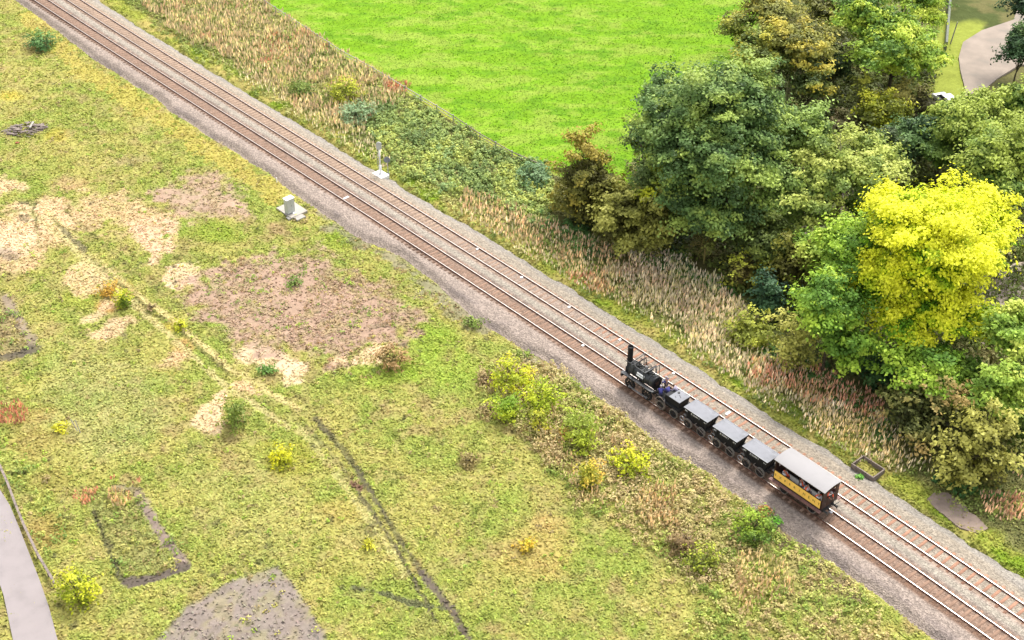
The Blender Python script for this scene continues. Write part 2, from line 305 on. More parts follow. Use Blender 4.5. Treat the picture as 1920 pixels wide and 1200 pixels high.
def ground_col(X, Y):
    px, py = PX(X, Y); n1 = fbm(X/9, Y/9, 1); n2 = fbm(X/2.6, Y/2.6, 5); n3 = fbm(X/.8, Y/.8, 9, 3)
    w = (fbm(X/1.6, Y/1.6, 21)-.5)*2; w2 = (fbm(X/3.5, Y/3.5, 31)-.5)*2; wf = (fbm(X/.55, Y/.55, 33, 3)-.5)*2
    def mix(c, col, m): return c*(1-m[..., None])+np.array(col)*m[..., None]
    c = np.zeros(X.shape+(3,))+np.array(P(184, 187, 90)); n1 = n1*.5+.5*fbm(X/4.2, Y/4.2, 71)
    c = mix(c, P(166, 184, 74), sm(.47, .66, n1*.5+n2*.5)*.75); c = mix(c, P(194, 184, 98), sm(.52, .38, n1*.4+n2*.6)*.7)
    c = mix(c, P(190, 168, 112), sm(.54, .68, fbm(X/1.3, Y/1.3, 78, 3))*.4)
    c = mix(c, P(182, 158, 104), sm(.60, .76, fbm(X/2.1, Y/2.1, 77))*.6)
    c = mix(c, P(130, 140, 62), sm(.60, .74, n3*.7+n2*.3)*.45)
    for (x, y, a, b, col) in OR:
        r = np.hypot((px-x)/a, (py-y)/b)+w*.5; c = mix(c, P(*col), sm(1.2, .4, r)*.65)
    for poly, col, so_, rg, stg in PATCH:
        xs = [p[0] for p in poly]; ys = [p[1] for p in poly]; bb = (px > min(xs)-60) & (px < max(xs)+60) & (py > min(ys)-60) & (py < max(ys)+60)
        if not bb.any(): continue
        d = polydist(px[bb], py[bb], poly)+w[bb]*rg*1.3+w2[bb]*rg*.8+wf[bb]*(rg*.5+3)
        m = np.zeros(X.shape); m[bb] = sm(-so_*1.0, so_*.8, d)*stg*(.75+.25*sm(.3, .55, n3[bb])); c = mix(c, np.array(P(*col)), m)
    for pts, col, hw, rg, stg in LINES:
        xs = [p[0] for p in pts]; ys = [p[1] for p in pts]; bb = (px > min(xs)-30) & (px < max(xs)+30) & (py > min(ys)-30) & (py < max(ys)+30)
        d = linedist(px[bb], py[bb], pts)+w[bb]*rg*1.2+wf[bb]*(rg*1.0+1.5); m = np.zeros(X.shape); m[bb] = sm(hw+2.0, hw-1.5, d)*min(1, stg*1.15)*(.72+.28*sm(.32, .5, n2[bb])); c = mix(c, np.array(P(*col)), m)
    # dark specks: shade of small holes in the rough grass, painted as colour
    hole_shade = sm(.70, .78, fbm(X/.9+50, Y/.9, 61, 3)*.75+.25*fbm(X/6, Y/6, 62)); c = mix(c, np.array(P(92, 88, 56)), hole_shade*.7*(px < 1000))
    # embankment side right of the track
    s, l = inv(X, Y); right = sm(-.3, .8, l-edgeR(s)+w*.4)
    v = np.zeros(X.shape+(3,))+np.array(P(182, 190, 72)); v = mix(v, P(206, 188, 104), sm(.42, .6, n1*.4+n2*.6)); v = mix(v, P(150, 180, 40), sm(.56, .7, fbm(X/3, Y/3, 91)))
    under = sm(1.5, 3.6, l-edgeR(s)+w*1.0); v = mix(v, P(138, 138, 78), under)
    f = np.zeros(X.shape+(3,))+np.array(P(130, 182, 22)); f = mix(f, P(156, 188, 58), sm(.42, .64, fbm(X/5, Y/2.2, 41)*.6+.4*fbm(X/1.6, Y/.8, 43))); f = mix(f, P(114, 168, 20), sm(.55, .70, fbm(X/3.2, Y/1.5, 47)))
    bx = np.array([p[0] for p in BND]); by = np.array([p[1] for p in BND]); d = np.interp(px, bx, by)-py
    fm = sm(-2, 2, d+w*3)*sm(1480, 1400, px+w2*20+(py-200)*.2); fr = sm(16, 2, d+w*16)*.75
    f = mix(f, P(190, 186, 78), fr)
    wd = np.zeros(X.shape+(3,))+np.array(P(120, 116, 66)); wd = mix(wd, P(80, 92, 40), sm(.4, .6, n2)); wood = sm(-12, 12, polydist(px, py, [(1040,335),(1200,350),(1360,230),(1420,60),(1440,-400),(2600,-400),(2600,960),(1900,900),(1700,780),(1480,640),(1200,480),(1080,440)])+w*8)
    for lawn, col in (([(1760,40),(1850,40),(1830,90),(1800,110),(1830,190),(1740,230),(1700,260),(1690,150),(1745,120)], (164,176,66)), ([(1450,300),(1530,300),(1500,390),(1420,430)], (170,178,74)), ([(1370,330),(1400,330),(1390,380)], (120,160,60)), ([(1500,240),(1560,215),(1610,225),(1590,250),(1560,262)], (150,120,96))):
        wd = mix(wd, P(*col), sm(-6, 6, polydist(px, py, lawn)+w*6))
    r = mix(v, (0, 0, 0), np.zeros(X.shape)); r = r*(1-fm[..., None])+f*fm[..., None]; r = r*(1-wood[..., None])+wd*wood[..., None]
    return (c*(1-right[..., None])*1.24+r*right[..., None]*1.26), px, py, s, l
def zone_field(px, py):
    bx = np.array([p[0] for p in BND]); by = np.array([p[1] for p in BND]); return (np.interp(px, bx, by) > py)
def gz(X, Y):
    s, l = inv(X, Y); z = ZG+(fbm(X/3, Y/3, 3)-.5)*.35+(fbm(X/.9, Y/.9, 8, 3)-.5)*.14
    under = sm(-1.0, .5, l-edgeL(s))*sm(1.0, -.5, l-edgeR(s))
    return z*(1-under)+(-1.0)*under
def axis(a, b, st_, far):
    m = np.arange(a, b+1e-6, st_); k = np.array([3, 8, 20, 50, 120, 300, 800, far]); return np.concatenate([a-k[::-1], m, b+k])
gx = axis(-84, 96, .3, 2500); gy = axis(62, 206, .3, 2500)
XX, YY = np.meshgrid(gx, gy); gc, _, _, _, _ = ground_col(XX, YY); ZZ = gz(XX, YY)
nx_, ny_ = len(gx), len(gy); idx = np.arange(nx_*ny_).reshape(ny_, nx_)
Fq = np.stack([idx[:-1, :-1], idx[:-1, 1:], idx[1:, 1:], idx[1:, :-1]], -1).reshape(-1, 4)
tag(npmesh('ground', np.stack([XX, YY, ZZ], -1).reshape(-1, 3), Fq, gc.reshape(-1, 3), M_ground, smooth=True), kind='structure')
# ------------------------------------------------------------------ ballast
sv = np.arange(S0, S1, .3); uv = np.linspace(0, 1, 64)
SS, UU = np.meshgrid(sv, uv, indexing='ij')
rg = (fbm(SS/1.3, SS*0+3.3, 201)-.5)*1.0; rg2 = (fbm(SS/1.1, SS*0+8.3, 202)-.5)*.7
LLe = edgeL(SS)-.3+rg; RRe = edgeR(SS)-.05+rg2; LL = LLe+(RRe-LLe)*UU
c2off = cl(SS, C2)-cl(SS); bx_, by_ = T(SS, LL)
top = -.165-.02*np.abs(LL*0); fall = np.minimum(sm(0, 1.0, LL-LLe), sm(0, 1.3, RRe-LL))
mid = np.exp(-((LL-c2off/2)/.55)**2)*.07+np.exp(-((LL+1.75)/.5)**2)*.05
zz = -.78+(.78+top)*(fall*.75+.25*np.minimum(sm(0, 2.6, LL-LLe), 1))+mid*fall+(fbm(SS/.5, LL/.5, 210, 3)-.5)*.06
lt2 = LL-c2off
def mixc(c, col, m): return c*(1-m[..., None])+np.array(col)*m[..., None]
bc = np.zeros(SS.shape+(3,))+np.array(P(208, 188, 174)); nb = fbm(SS/2.5, LL/.8, 220); nb2 = fbm(SS/.6, LL/.4, 221)
bc = mixc(bc, P(168, 152, 146), sm(.52, .70, nb)*sm(-2.0, -2.8, LL)*.7)
bc = mixc(bc, P(206, 192, 170), sm(-.2, .3, lt2-1.0)*.8); bc = mixc(bc, P(192, 184, 174), sm(1.8, 2.6, lt2+(nb-.5)*1.2)*.9)
bc = mixc(bc, P(182, 148, 126), np.maximum(sm(1.5, .75, np.abs(LL)), 0)*.9)
bc = mixc(bc, P(196, 146, 116), sm(.38, .05, np.abs(np.abs(LL)-.95))*.35*sm(.35, .6, nb))
upper = sm(-85, -115, SS); bc = mixc(bc, P(200, 168, 144), sm(1.15, .9, np.abs(lt2))*(.35+.5*upper)); bc = mixc(bc, P(205, 170, 142), sm(.35, .05, np.abs(np.abs(lt2)-1.0))*.5)
bc = mixc(bc, P(204, 194, 172), sm(.9, .5, np.abs(lt2))*sm(-80, -60, SS)*.55)
bc = mixc(bc, P(206, 196, 178), sm(.6, .1, np.abs(LL-c2off/2))*.8); bc = mixc(bc, P(140, 126, 116), sm(.42, .1, np.abs(LL-1.05))*sm(.42, .56, nb2)*.55)
bc = mixc(bc, P(120, 104, 98), sm(.3, .0, np.abs(np.abs(LL)-.66))*.35)
bc = mixc(bc, P(146, 108, 84), sm(.55, .15, np.abs(LL+1.10))*sm(-80, -68, SS)*.8)*.98  # oily brown strip beside the near rail, with left-side shadow painted into the colour
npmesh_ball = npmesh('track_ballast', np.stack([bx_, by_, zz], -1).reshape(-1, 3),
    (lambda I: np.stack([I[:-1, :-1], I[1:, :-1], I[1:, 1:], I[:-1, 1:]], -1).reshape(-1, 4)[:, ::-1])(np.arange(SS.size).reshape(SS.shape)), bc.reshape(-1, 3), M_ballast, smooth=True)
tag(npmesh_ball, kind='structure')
# ------------------------------------------------------------------ the two tracks
def sweep(name, prof, mi, c, off, parent, mats):
    s = np.arange(S0, S1, .8); pr = np.array(prof); n = len(pr)
    V = []
    for (l, z) in prof: X, Y = T(s, off+l, c); V.append(np.stack([X, Y, np.full(len(s), z)], -1))
    V = np.stack(V, 1); I = np.arange(len(s)*n).reshape(len(s), n); J = np.roll(I, -1, 1)
    Fc = np.stack([I[:-1], J[:-1], J[1:], I[1:]], -1).reshape(-1, 4); return npmesh(name, V.reshape(-1, 3), Fc, None, mats, parent, mi=np.tile(mi, len(s)-1))
PROF = [(-.07,-.16),(-.07,-.14),(-.012,-.12),(-.012,-.045),(-.036,-.035),(-.036,-.003),(-.03,0),(.03,0),(.036,-.003),(.036,-.035),(.012,-.045),(.012,-.12),(.07,-.14),(.07,-.16)]
MI = [0,0,0,0,0,0,1,0,0,0,0,0,0,0]
def sleeper_mb(V, Cc, s, c, z, col, jit):
    a = s; w = .13; L_ = 1.25; pts = []
    for dz in (-.12, 0):
        for ds, l in ((-w, -L_), (w, -L_), (w, L_), (-w, L_)):
            k = 1 if dz == 0 else 1.1; X, Y = T(a+ds*k, l, c); pts.append((float(X), float(Y), z+dz))
    b = len(V); V += pts; Cc += [col]*8
    return [[b+i for i in f] for f in ((4,5,6,7),(0,1,5,4),(1,2,6,5),(2,3,7,6),(3,0,4,7))]
def build_track(c, label, kind):
    root = empty('railway_track', (*[float(v) for v in T(-60, 0, c)], -.3), 0, label, 'railway track')
    mi_ = root.matrix_world.inverted()
    rl = []
    for off in (-.7525, .7525):
        o = sweep('rail', PROF, MI, c, off, None, [M_rust, M_steel]); o.parent = root; o.matrix_parent_inverse = Matrix.Translation(-root.location); rl.append(o)
    ss = []; s = -210.0
    while s < 25:
        ss.append(s); s += (.62 if s < -88 else .79) if kind == 'far' else .66
    vis = sorted(ss, key=lambda q: -q if q < -19 else 1e3)[:100] if kind == 'far' else sorted(ss, key=lambda q: -q if q < -19 else 1e3)[:100]
    vs = set(vis); rest = ([], [], [])
    for s in ss:
        h = random.random()
        if kind == 'far':
            if s < -100: z = -.135+.01*h; col = np.array(P(214, 182, 156))*(.9+.2*h)
            elif s < -76: z = -.165+.03*h; col = np.array(P(206, 172, 148))*(.9+.2*h)
            else: z = -.150-.012*(s < -50)+.012*h; col = np.array(P(224, 168, 138))*(.85+.24*h)
        else: z = -.163+.02*h+(.008 if s > -45 else 0); col = np.array(P(192, 154, 130))*(.88+.2*h)
        if s in vs:
            V, Cc = [], []; f = sleeper_mb(V, Cc, s, c, z, col, h); o = npmesh('sleeper', V, f, Cc, M_sleeper, root); o.matrix_parent_inverse = Matrix.Translation(-root.location)
        else: rest[2].extend(sleeper_mb(rest[0], rest[1], s, c, z, col, h))
    o = npmesh('sleeper', rest[0], rest[2], rest[1], M_sleeper, root); o.matrix_parent_inverse = Matrix.Translation(-root.location); o['kind'] = 'stuff'
    cm = MB()   # chairs / fastenings along both rails
    return root
build_track(C1, 'near railway track with the steam train standing on it, pinkish ballast hiding its sleepers', 'near')
build_track(C2, 'empty railway track on the field side, with rust coloured sleepers showing between its rails', 'far')
# ------------------------------------------------------------------ foliage builders
def rvec(n): v = RNG.normal(size=(n, 3)); return v/np.linalg.norm(v, axis=1, keepdims=True)
def unit(v): return v/(np.linalg.norm(v, axis=-1, keepdims=True)+1e-9)
def leaf_quads(c, nrm, size, asp=.62):
    n = len(c); t = np.cross(nrm, rvec(n)); t = unit(t); b = np.cross(nrm, t); size = np.broadcast_to(size, (n,))[:, None]
    V = np.stack([c+t*size, c+b*size*asp, c-t*size, c-b*size*asp], 1).reshape(-1, 3)
    return V, np.arange(4*n).reshape(n, 4)
def segs_mesh(sg, n=5):
    """sg: (m,8) p0 p1 r0 r1 -> tapered tubes"""
    sg = np.array(sg, float); p0, p1, r0, r1 = sg[:, :3], sg[:, 3:6], sg[:, 6], sg[:, 7]; d = unit(p1-p0)
    a = unit(np.cross(d, np.where(np.abs(d[:, 2:3]) > .9, [[1., 0, 0]], [[0, 0, 1.]]))); b = np.cross(d, a); V = []
    for p, r in ((p0, r0), (p1, r1)):
        for i in range(n):
            t = 2*math.pi*i/n; V.append(p+(a*math.cos(t)+b*math.sin(t))*r[:, None])
    V = np.stack(V, 1); m = len(sg); base = np.arange(m)[:, None]*2*n; F = []
    for i in range(n): j = (i+1) % n; F.append(base+np.array([[i, j, n+j, n+i]]))
    return V.reshape(-1, 3), np.concatenate(F, 0)
def limb(sg, p0, p1, r0, r1, k=3, wob=.15):
    p0 = np.array(p0, float); p1 = np.array(p1, float); L_ = np.linalg.norm(p1-p0); prev = p0; pr = r0
    for i in range(1, k+1):
        t = i/k; q = p0+(p1-p0)*t+(rvec(1)[0]*wob*L_*(1-t)*.6 if i < k else 0); q[2] += .08*L_*math.sin(math.pi*t)
        r = r0+(r1-r0)*t; sg.append([*prev, *q, pr, r]); prev = q; pr = r
def twigs(sg, p, d, L_, r, depth):
    d = unit(d); q = p+d*L_*.55+rvec(1)[0]*L_*.08; e = q+unit(d+rvec(1)[0]*.35)*L_*.45
    sg.append([*p, *q, r, r*.75]); sg.append([*q, *e, r*.75, r*.5])
    if depth <= 0: return
    for _ in range(random.choice((2, 3, 3))):
        twigs(sg, q if random.random() < .4 else e, d+rvec(1)[0]*.85, L_*random.uniform(.5, .75), r*.55, depth-1)
VEG = 2.2
def palmix(pal, t, veg=None, blue=.86):
    pal = np.array([P(p[0]*(.94 if blue < 1 else 1), p[1], p[2]*blue) for p in pal])*(veg or VEG); t = np.clip(t, 0, .9999)*(len(pal)-1); i = t.astype(int); f = (t-i)[:, None]
    i = np.minimum(i, len(pal)-2); return pal[i]*(1-f)+pal[i+1]*f
def crown(C, R, Rz, pal, cr, leaf, dens, mode, seed, under=-.45, flat=.65, hole=.0, inner=.12, shift=0, ref=None):
    """leaf clumps spread through an uneven crown; returns V,F,col and clump centres"""
    area = 4*math.pi*((R*R)**1.6+2*(R*Rz)**1.6)**(1/1.6)/3**(1/1.6)*.8
    n = max(6, int(area/(cr*cr*1.35))); d = rvec(n*3); d = d[d[:, 2] > under][:n]; n = len(d)
    ph = np.arctan2(d[:, 1], d[:, 0]); lob = fbm(ph*1.4+seed, d[:, 2]*2.4+seed*3, seed, 2)+.0
    rad = (.50+.58*RNG.random(n)**.75)*(.56+.88*lob)
    if hole: keep = (vn(d[:, 0]*2.5+seed, d[:, 1]*2.5+d[:, 2]*2.5, seed+5) > hole); d, rad, ph = d[keep], rad[keep], ph[keep]; n = len(d)
    cc = C+d*rad[:, None]*np.array([R, R, Rz]); crs = cr*(.40+1.0*RNG.random(n)**1.6)
    m = np.maximum(3, (dens*crs**2).astype(int)); ci = np.repeat(np.arange(n), m); N = len(ci)
    o = rvec(N); o[:, 2] = np.where(o[:, 2] < -.25, -o[:, 2], o[:, 2]); rr = (.45+.55*RNG.random(N)**.6)*np.where(RNG.random(N) < .22, 1.5, 1.0)
    off = o*(rr*crs[ci])[:, None]*np.array([1, 1, flat]); ax = unit(d+rvec(n)*.55); al = (off*ax[ci]).sum(1)
    p = cc[ci]+off*.85+ax[ci]*(al*.75)[:, None]; nr = unit(o*.55+d[ci]*.45+np.array([0, 0, .55])+rvec(N)*.8)
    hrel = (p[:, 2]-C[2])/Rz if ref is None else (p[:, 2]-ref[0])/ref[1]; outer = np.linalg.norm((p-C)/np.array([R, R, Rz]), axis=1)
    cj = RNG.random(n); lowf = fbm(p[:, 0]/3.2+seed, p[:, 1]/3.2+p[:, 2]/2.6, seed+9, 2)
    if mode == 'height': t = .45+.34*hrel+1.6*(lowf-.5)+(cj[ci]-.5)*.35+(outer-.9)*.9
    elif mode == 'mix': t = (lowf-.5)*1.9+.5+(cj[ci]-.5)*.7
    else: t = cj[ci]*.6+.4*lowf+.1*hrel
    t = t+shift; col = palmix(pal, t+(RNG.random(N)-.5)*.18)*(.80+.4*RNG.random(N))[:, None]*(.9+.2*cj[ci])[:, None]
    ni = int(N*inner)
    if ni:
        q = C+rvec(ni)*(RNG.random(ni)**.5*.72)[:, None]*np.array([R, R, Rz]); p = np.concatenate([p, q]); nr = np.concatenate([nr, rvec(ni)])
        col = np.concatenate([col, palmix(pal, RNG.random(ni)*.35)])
    V, Fq_ = leaf_quads(p, nr, leaf*(.7+.6*RNG.random(len(p)))); ok = p[:, 2] > ZG+.05
    return V, Fq_[ok], np.repeat(col, 4, 0), cc
seed_ = [11]
def crown_geo(xc, yc, rx, ry, hc):
    X, Y = G(xc, yc, hc); dd = Y*ct+(H-hc)*st; s = F/dd; R = rx/s; phi = math.atan2(H-hc, Y); a = ry/s
    Rz = math.sqrt(max(a*a-(R*math.sin(phi))**2, (.38*R)**2))/math.cos(phi); Rz = min(Rz, max(hc-ZG, .3)*1.15, R*1.5); return X, Y, R, Rz
def tree(label, xc, yc, rx, ry, hc, pal, name='tree', cat='tree', group='trees of the wood beyond the tracks', cr=1.0, leaf=.19, dens=100, mode='mix', hole=0, bark=None, under=-.45, bare=0, limbs=11, lobes=None, inner=.12):
    seed_[0] += 7; seed = seed_[0]
    if name in ('hawthorn_tree', 'shrub', 'sapling'):     # bushes are leafy down to the grass
        under = -.95
        for _ in range(4): hc = ZG+crown_geo(xc, yc, rx, ry, max(hc, ZG+.3))[3]*.86+.05
    X, Y, R, Rz = crown_geo(xc, yc, rx, ry, hc); z0 = ZG-.1
    root = empty(name, (X, Y, ZG), 0, label, cat, group)
    inv_ = Matrix.Translation((-X, -Y, -ZG)); Vs, Fs, Cs, CC = [], [], [], []; b = 0
    balls = []
    for li, (ax, ay, arx, ary, ahc) in enumerate([(xc, yc, rx, ry, hc)]+(lobes or [])):
        x, y, r, rz = crown_geo(ax, ay, arx, ary, ahc)
        if r > 2.2 and name == 'tree':      # a big crown is a family of smaller billows
            balls.append((x, y, ahc, r*.86, rz*.86, 0, ahc, rz)); k = 13 if r > 4 else 7; g0 = random.uniform(0, 6.28)
            for j in range(k):
                u = -.35+1.2*((j*.618+.13) % 1); an = g0+j*2.39996; q = math.sqrt(max(0, 1-u*u)); f = random.uniform(.52, .86); e = random.uniform(.20, .44)
                balls.append((x+math.cos(an)*q*r*f, y+math.sin(an)*q*r*f, ahc+u*rz*f, r*e, rz*e, random.uniform(-.3, .3), ahc, rz))
        else: balls.append((x, y, ahc, r, rz, 0, ahc, rz))
    for bi, (x, y, z_, r, rz, sh_, rh, rr_) in enumerate(balls):
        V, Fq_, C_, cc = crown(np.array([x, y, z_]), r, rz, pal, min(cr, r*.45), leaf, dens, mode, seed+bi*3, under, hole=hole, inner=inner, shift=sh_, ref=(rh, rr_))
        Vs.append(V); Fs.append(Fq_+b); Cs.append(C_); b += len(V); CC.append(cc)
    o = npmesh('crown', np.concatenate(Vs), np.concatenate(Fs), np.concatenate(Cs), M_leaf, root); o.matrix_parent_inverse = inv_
    sg = []; hb = ZG+(hc-ZG-Rz*.55)*.75; tr = max(.06, R*.045); fork = np.array([X, Y, max(hb, ZG+.4)])
    limb(sg, (X, Y, z0), fork, tr*1.25, tr, 3, .03); CC = np.concatenate(CC)
    for q in CC[RNG.choice(len(CC), min(limbs, len(CC)), replace=False)]:
        limb(sg, fork+np.array([0, 0, random.uniform(-.1, .5)*Rz*.4]), q, tr*.5, .03, 4, .12)
    for _ in range(bare):
        d = rvec(1)[0]; d[2] = abs(d[2])*.5+.1; d[1] -= .25; twigs(sg, fork+np.array([0, 0, Rz*.2]), d, R*.62, tr*.42, 4)
    V, Fq_ = segs_mesh(sg); t = npmesh('trunk', V, Fq_, None, bark or M_bark, root, smooth=True); t.matrix_parent_inverse = inv_
    return root
def shrub(label, xc, yc, rx, ry, pal, name='shrub', cat='shrub', group='shrubs on the rough grass left of the tracks', cr=.42, leaf=.13, dens=95, mode='mix', hc=None, hole=0, spiky=0, under=-.3):
    sc_ = F/dist_at(xc, yc); h = hc or max(.35, ry/sc_*.75)
    return tree(label, xc, yc, rx, ry, ZG+h, pal, name, cat, group, cr=cr, leaf=leaf, dens=dens, mode=mode, limbs=7, hole=hole, bare=spiky, under=under, inner=.1)
# palettes (colours as in the photograph)
DKGRN = [(58,74,44),(84,106,70),(106,132,92),(126,148,104)]
ASH = [(66,90,46),(98,126,68),(130,150,80),(166,178,88)]
PALE = [(108,126,60),(150,162,78),(182,184,92),(204,200,112)]
LITE = [(118,146,54),(156,180,70),(184,198,84),(206,206,98)]
YEL_T = [(100,148,24),(146,186,30),(206,216,36),(240,232,42),(250,236,54)]
OLIVE = [(74,74,32),(108,104,42),(140,132,56),(166,152,72)]
MIDG = [(70,100,40),(104,130,54),(140,156,66),(172,178,78)]
BGRN = [(96,134,44),(134,166,50),(162,188,60),(186,204,70)]
YBUSH = [(150,160,40),(190,190,50),(216,206,60),(226,196,70)]
def trees():
    tree('huge spreading dark green tree with the biggest crown, in front of the bright field corner', 1345, 268, 138, 138, 10.5, ASH, cr=1.1, leaf=.19, mode='mix', bare=1, lobes=[(1260,200,62,58,10.0),(1430,250,60,72,9.5),(1330,390,95,70,5.2)], hole=.16)
    tree('light green tree with yellow tips on the left flank of the huge dark tree', 1222, 352, 36, 84, 6.5, [(96,112,60),(140,152,72),(186,190,60),(216,208,50)], cr=1.0, lobes=[(1200,262,26,40,8)], hole=.2)
    tree('bright golden yellow tree, the most vivid crown in the photo', 1745, 470, 128, 126, 10.5, YEL_T, mode='height', cr=1.1, leaf=.165, dens=150, hole=.10, bark=M_bark, lobes=[(1640,535,58,66,8.0),(1838,425,66,70,10.5),(1790,590,70,54,7.0),(1690,610,56,50,6.0)])
    tree('bright green tree tucked under the left side of the golden tree', 1560, 590, 62, 84, 6.5, BGRN, mode='mix', cr=1.2, lobes=[(1600,470,58,66,9),(1600,660,52,44,4)], hole=.16)
    tree('fresh green low tree below the golden crown beside the dark round bush', 1740, 690, 75, 45, 4.5, BGRN, mode='mix', cr=1.1, hole=.15)
    tree('tall yellow green tree cut by the right edge beside the tarmac lane', 1905, 640, 58, 76, 7, LITE, cr=1.1, lobes=[(1872,735,50,60,5)], hole=.2)
    tree('feathery pale green tree with lichen grey branches left of the golden tree', 1585, 315, 100, 58, 9, PALE, bark=M_palebark, cr=1.1, bare=6, hole=.30, lobes=[(1520,400,50,50,6)])
    tree('grey green tree between the huge dark tree and the pale lichen tree', 1500, 260, 54, 60, 9.5, [(100,120,66),(130,150,78),(156,172,86),(180,190,96)], cr=1.1, lobes=[(1470,380,46,72,6)], hole=.2, bare=2)
    tree('mid green leafy tree below the grey yard at the upper right', 1838, 238, 80, 62, 8.0, MIDG, cr=1.3, mode='height', lobes=[(1786,228,44,40,6.5)])
    tree('broad fresh green tree by the right edge above the golden tree', 1890, 320, 78, 92, 9, MIDG, cr=1.35, mode='height', lobes=[(1920,200,44,44,9)])
    tree('very dark green tree at the top right corner beside the yard', 1915, 95, 36, 44, 7, [(40,62,40),(58,84,54),(76,104,66),(100,124,70)], cr=1.1, lobes=[(1935,20,40,40,8)])
    tree('tall light green tree at the top, left of the green wheelie bin', 1680, 95, 84, 62, 8.5, [(84,116,40),(126,156,54),(170,188,64),(196,200,70)], cr=1.2, lobes=[(1620,40,50,50,10),(1735,25,40,40,8)], hole=.15)
    tree('sparse olive tree with twisted bare pale branches at the top of the wood', 1490, 85, 78, 50, 9, [(104,100,50),(134,130,62),(160,150,72),(204,178,74)], bark=M_palebark, cr=1.0, bare=9, hole=.34, lobes=[(1440,25,60,40,10)])
    tree('slim olive green tree at the upper edge of the wood, nearest the green field', 1420, 105, 52, 48, 8.5, [(96,106,46),(134,140,58),(172,166,70),(206,188,70)], cr=1.0, bare=2, hole=.2, lobes=[(1385,60,30,34,8)])
    tree('dark olive tree with yellow autumn leaf patches left of the dark hollow', 1515, 155, 44, 44, 6.5, [(64,78,36),(94,104,46),(128,130,54),(214,184,70)], cr=1.0, bare=3, hole=.2)
    tree('bare pale crooked tree leaning over the dark hollow in the wood', 1615, 165, 26, 34, 5.0, [(90,90,60),(150,150,70),(210,196,80)], bark=M_palebark, cr=.7, bare=8, hole=.62)
    tree('yellow green bushy tree in the middle of the wood below the light green tree', 1650, 215, 46, 42, 4.5, [(96,100,18),(140,140,20),(178,170,30),(200,184,44)], cr=.9, hole=.1)
    tree('tan leafless bushy tree standing in the yellow green bushes', 1682, 185, 26, 30, 4.5, [(170,150,80),(196,172,100),(206,184,112)], bark=M_palebark, cr=.6, leaf=.14, bare=9, hole=.25)
    tree('dark brown bare leaved bush tree right of the yellow green bushes', 1732, 212, 34, 28, 3.5, [(58,56,30),(84,76,44),(104,92,56)], cr=.8, bare=3)
    tree('blue green conifer like tree in the middle of the wood', 1712, 262, 50, 44, 5.0, [(60,88,58),(84,112,72),(108,134,82)], cr=.9)
    tree('soft green tree above the golden crown, beside the blue green one', 1765, 292, 46, 36, 4.5, [(76,104,46),(104,130,56),(136,154,74)], cr=.9)
    tree('dark green tree in shade between the pale tree and the golden crown', 1668, 275, 36, 36, 4.0, [(52,66,36),(74,90,48),(100,116,60)], cr=.9)
    tree('dark leafy tree behind the right shoulder of the golden crown', 1850, 330, 46, 60, 6.0, [(42,66,30),(58,86,38),(82,108,46)], cr=1.1)
    tree('dark green understorey tree at the top beside the shadowed hollow', 1560, 130, 34, 36, 5.0, [(44,60,32),(66,86,44),(92,112,54)], cr=.9, bare=2)
    tree('shaded ivy green tree under the huge dark tree, beside its bare branches', 1420, 430, 56, 56, 4.0, [(56,72,34),(84,96,44),(112,120,54)], cr=.9, bare=3, hole=.2)
    tree('bare branched yellowish lichen tree sprawling in front of the wood edge', 1325, 440, 34, 34, 3.2, [(80,84,44),(130,128,60),(150,146,70)], bark=mat('yellow_lichen_bark', P(196, 178, 96), .9), cr=.6, leaf=.16, bare=12, hole=.5)
    U = 'understorey '
    tree('leafy olive green tree filling the top edge right of the pale branched tree', 1570, 20, 60, 44, 8, OLIVE, bare=2)
    tree('light green tree at the very top between the yard wall and the wood', 1700, -25, 60, 40, 8, LITE)
    tree('dark green tree at the very top above the pale branched tree', 1470, -30, 70, 40, 9, MIDG)
    tree('bushy olive tree at the wood edge under the grey green tree', 1445, 470, 40, 46, 3.2, [(80,92,42),(112,122,56),(144,150,70)], cr=.8)
    tree('low mid green tree between the pale lichen tree and the golden crown', 1620, 385, 40, 34, 4.0, MIDG, cr=.8, hole=.2)
    tree('small yellow green tree above the round yellow bush', 1535, 480, 38, 44, 4.5, LITE, cr=.8, hole=.15)
    tree('shaded green tree below the tall yellow green tree at the right edge', 1820, 715, 50, 44, 3.2, [(74,104,34),(104,134,44),(140,164,54)], cr=.8)
    tree('green tree in the gap right of the brown dead bush tree', 1775, 250, 34, 34, 4.0, [(90,120,44),(130,156,54),(160,178,66)], cr=.8)
    tree('olive bush tree in the shade left of the yellow green bushes', 1590, 235, 38, 26, 2.6, [(78,76,40),(104,98,56),(126,104,80)], cr=.8, bare=3)
    tree('pale green small tree at the upper edge beside the green field corner', 1370, 150, 36, 36, 7.5, LITE, cr=.8, hole=.2)
    # hawthorns and bushes in front of the wood
    g = 'bushes along the foot of the wood'
    tree('dense dark brown green hawthorn, leftmost tree of the wood by the field corner', 1100, 348, 58, 80, 4.2, [(76,70,30),(104,98,40),(132,124,50),(172,146,58)], 'hawthorn_tree', 'tree', g, cr=.85, leaf=.18, dens=150, inner=.35, mode='height')
    tree('olive hawthorn bush right of the dense dark hawthorn', 1180, 410, 66, 66, 3.6, [(92,86,36),(126,120,52),(156,148,68),(186,174,92)], 'hawthorn_tree', 'tree', g, cr=.8, leaf=.18, dens=120, inner=.25, mode='height', lobes=[(1240,420,38,60,3.6)])
    tree('cream and yellow leaved bush at the foot of the olive hawthorn', 1222, 452, 30, 36, 2.2, [(150,140,80),(190,180,110),(208,198,126)], 'shrub', 'shrub', g, cr=.6, leaf=.17, dens=70)
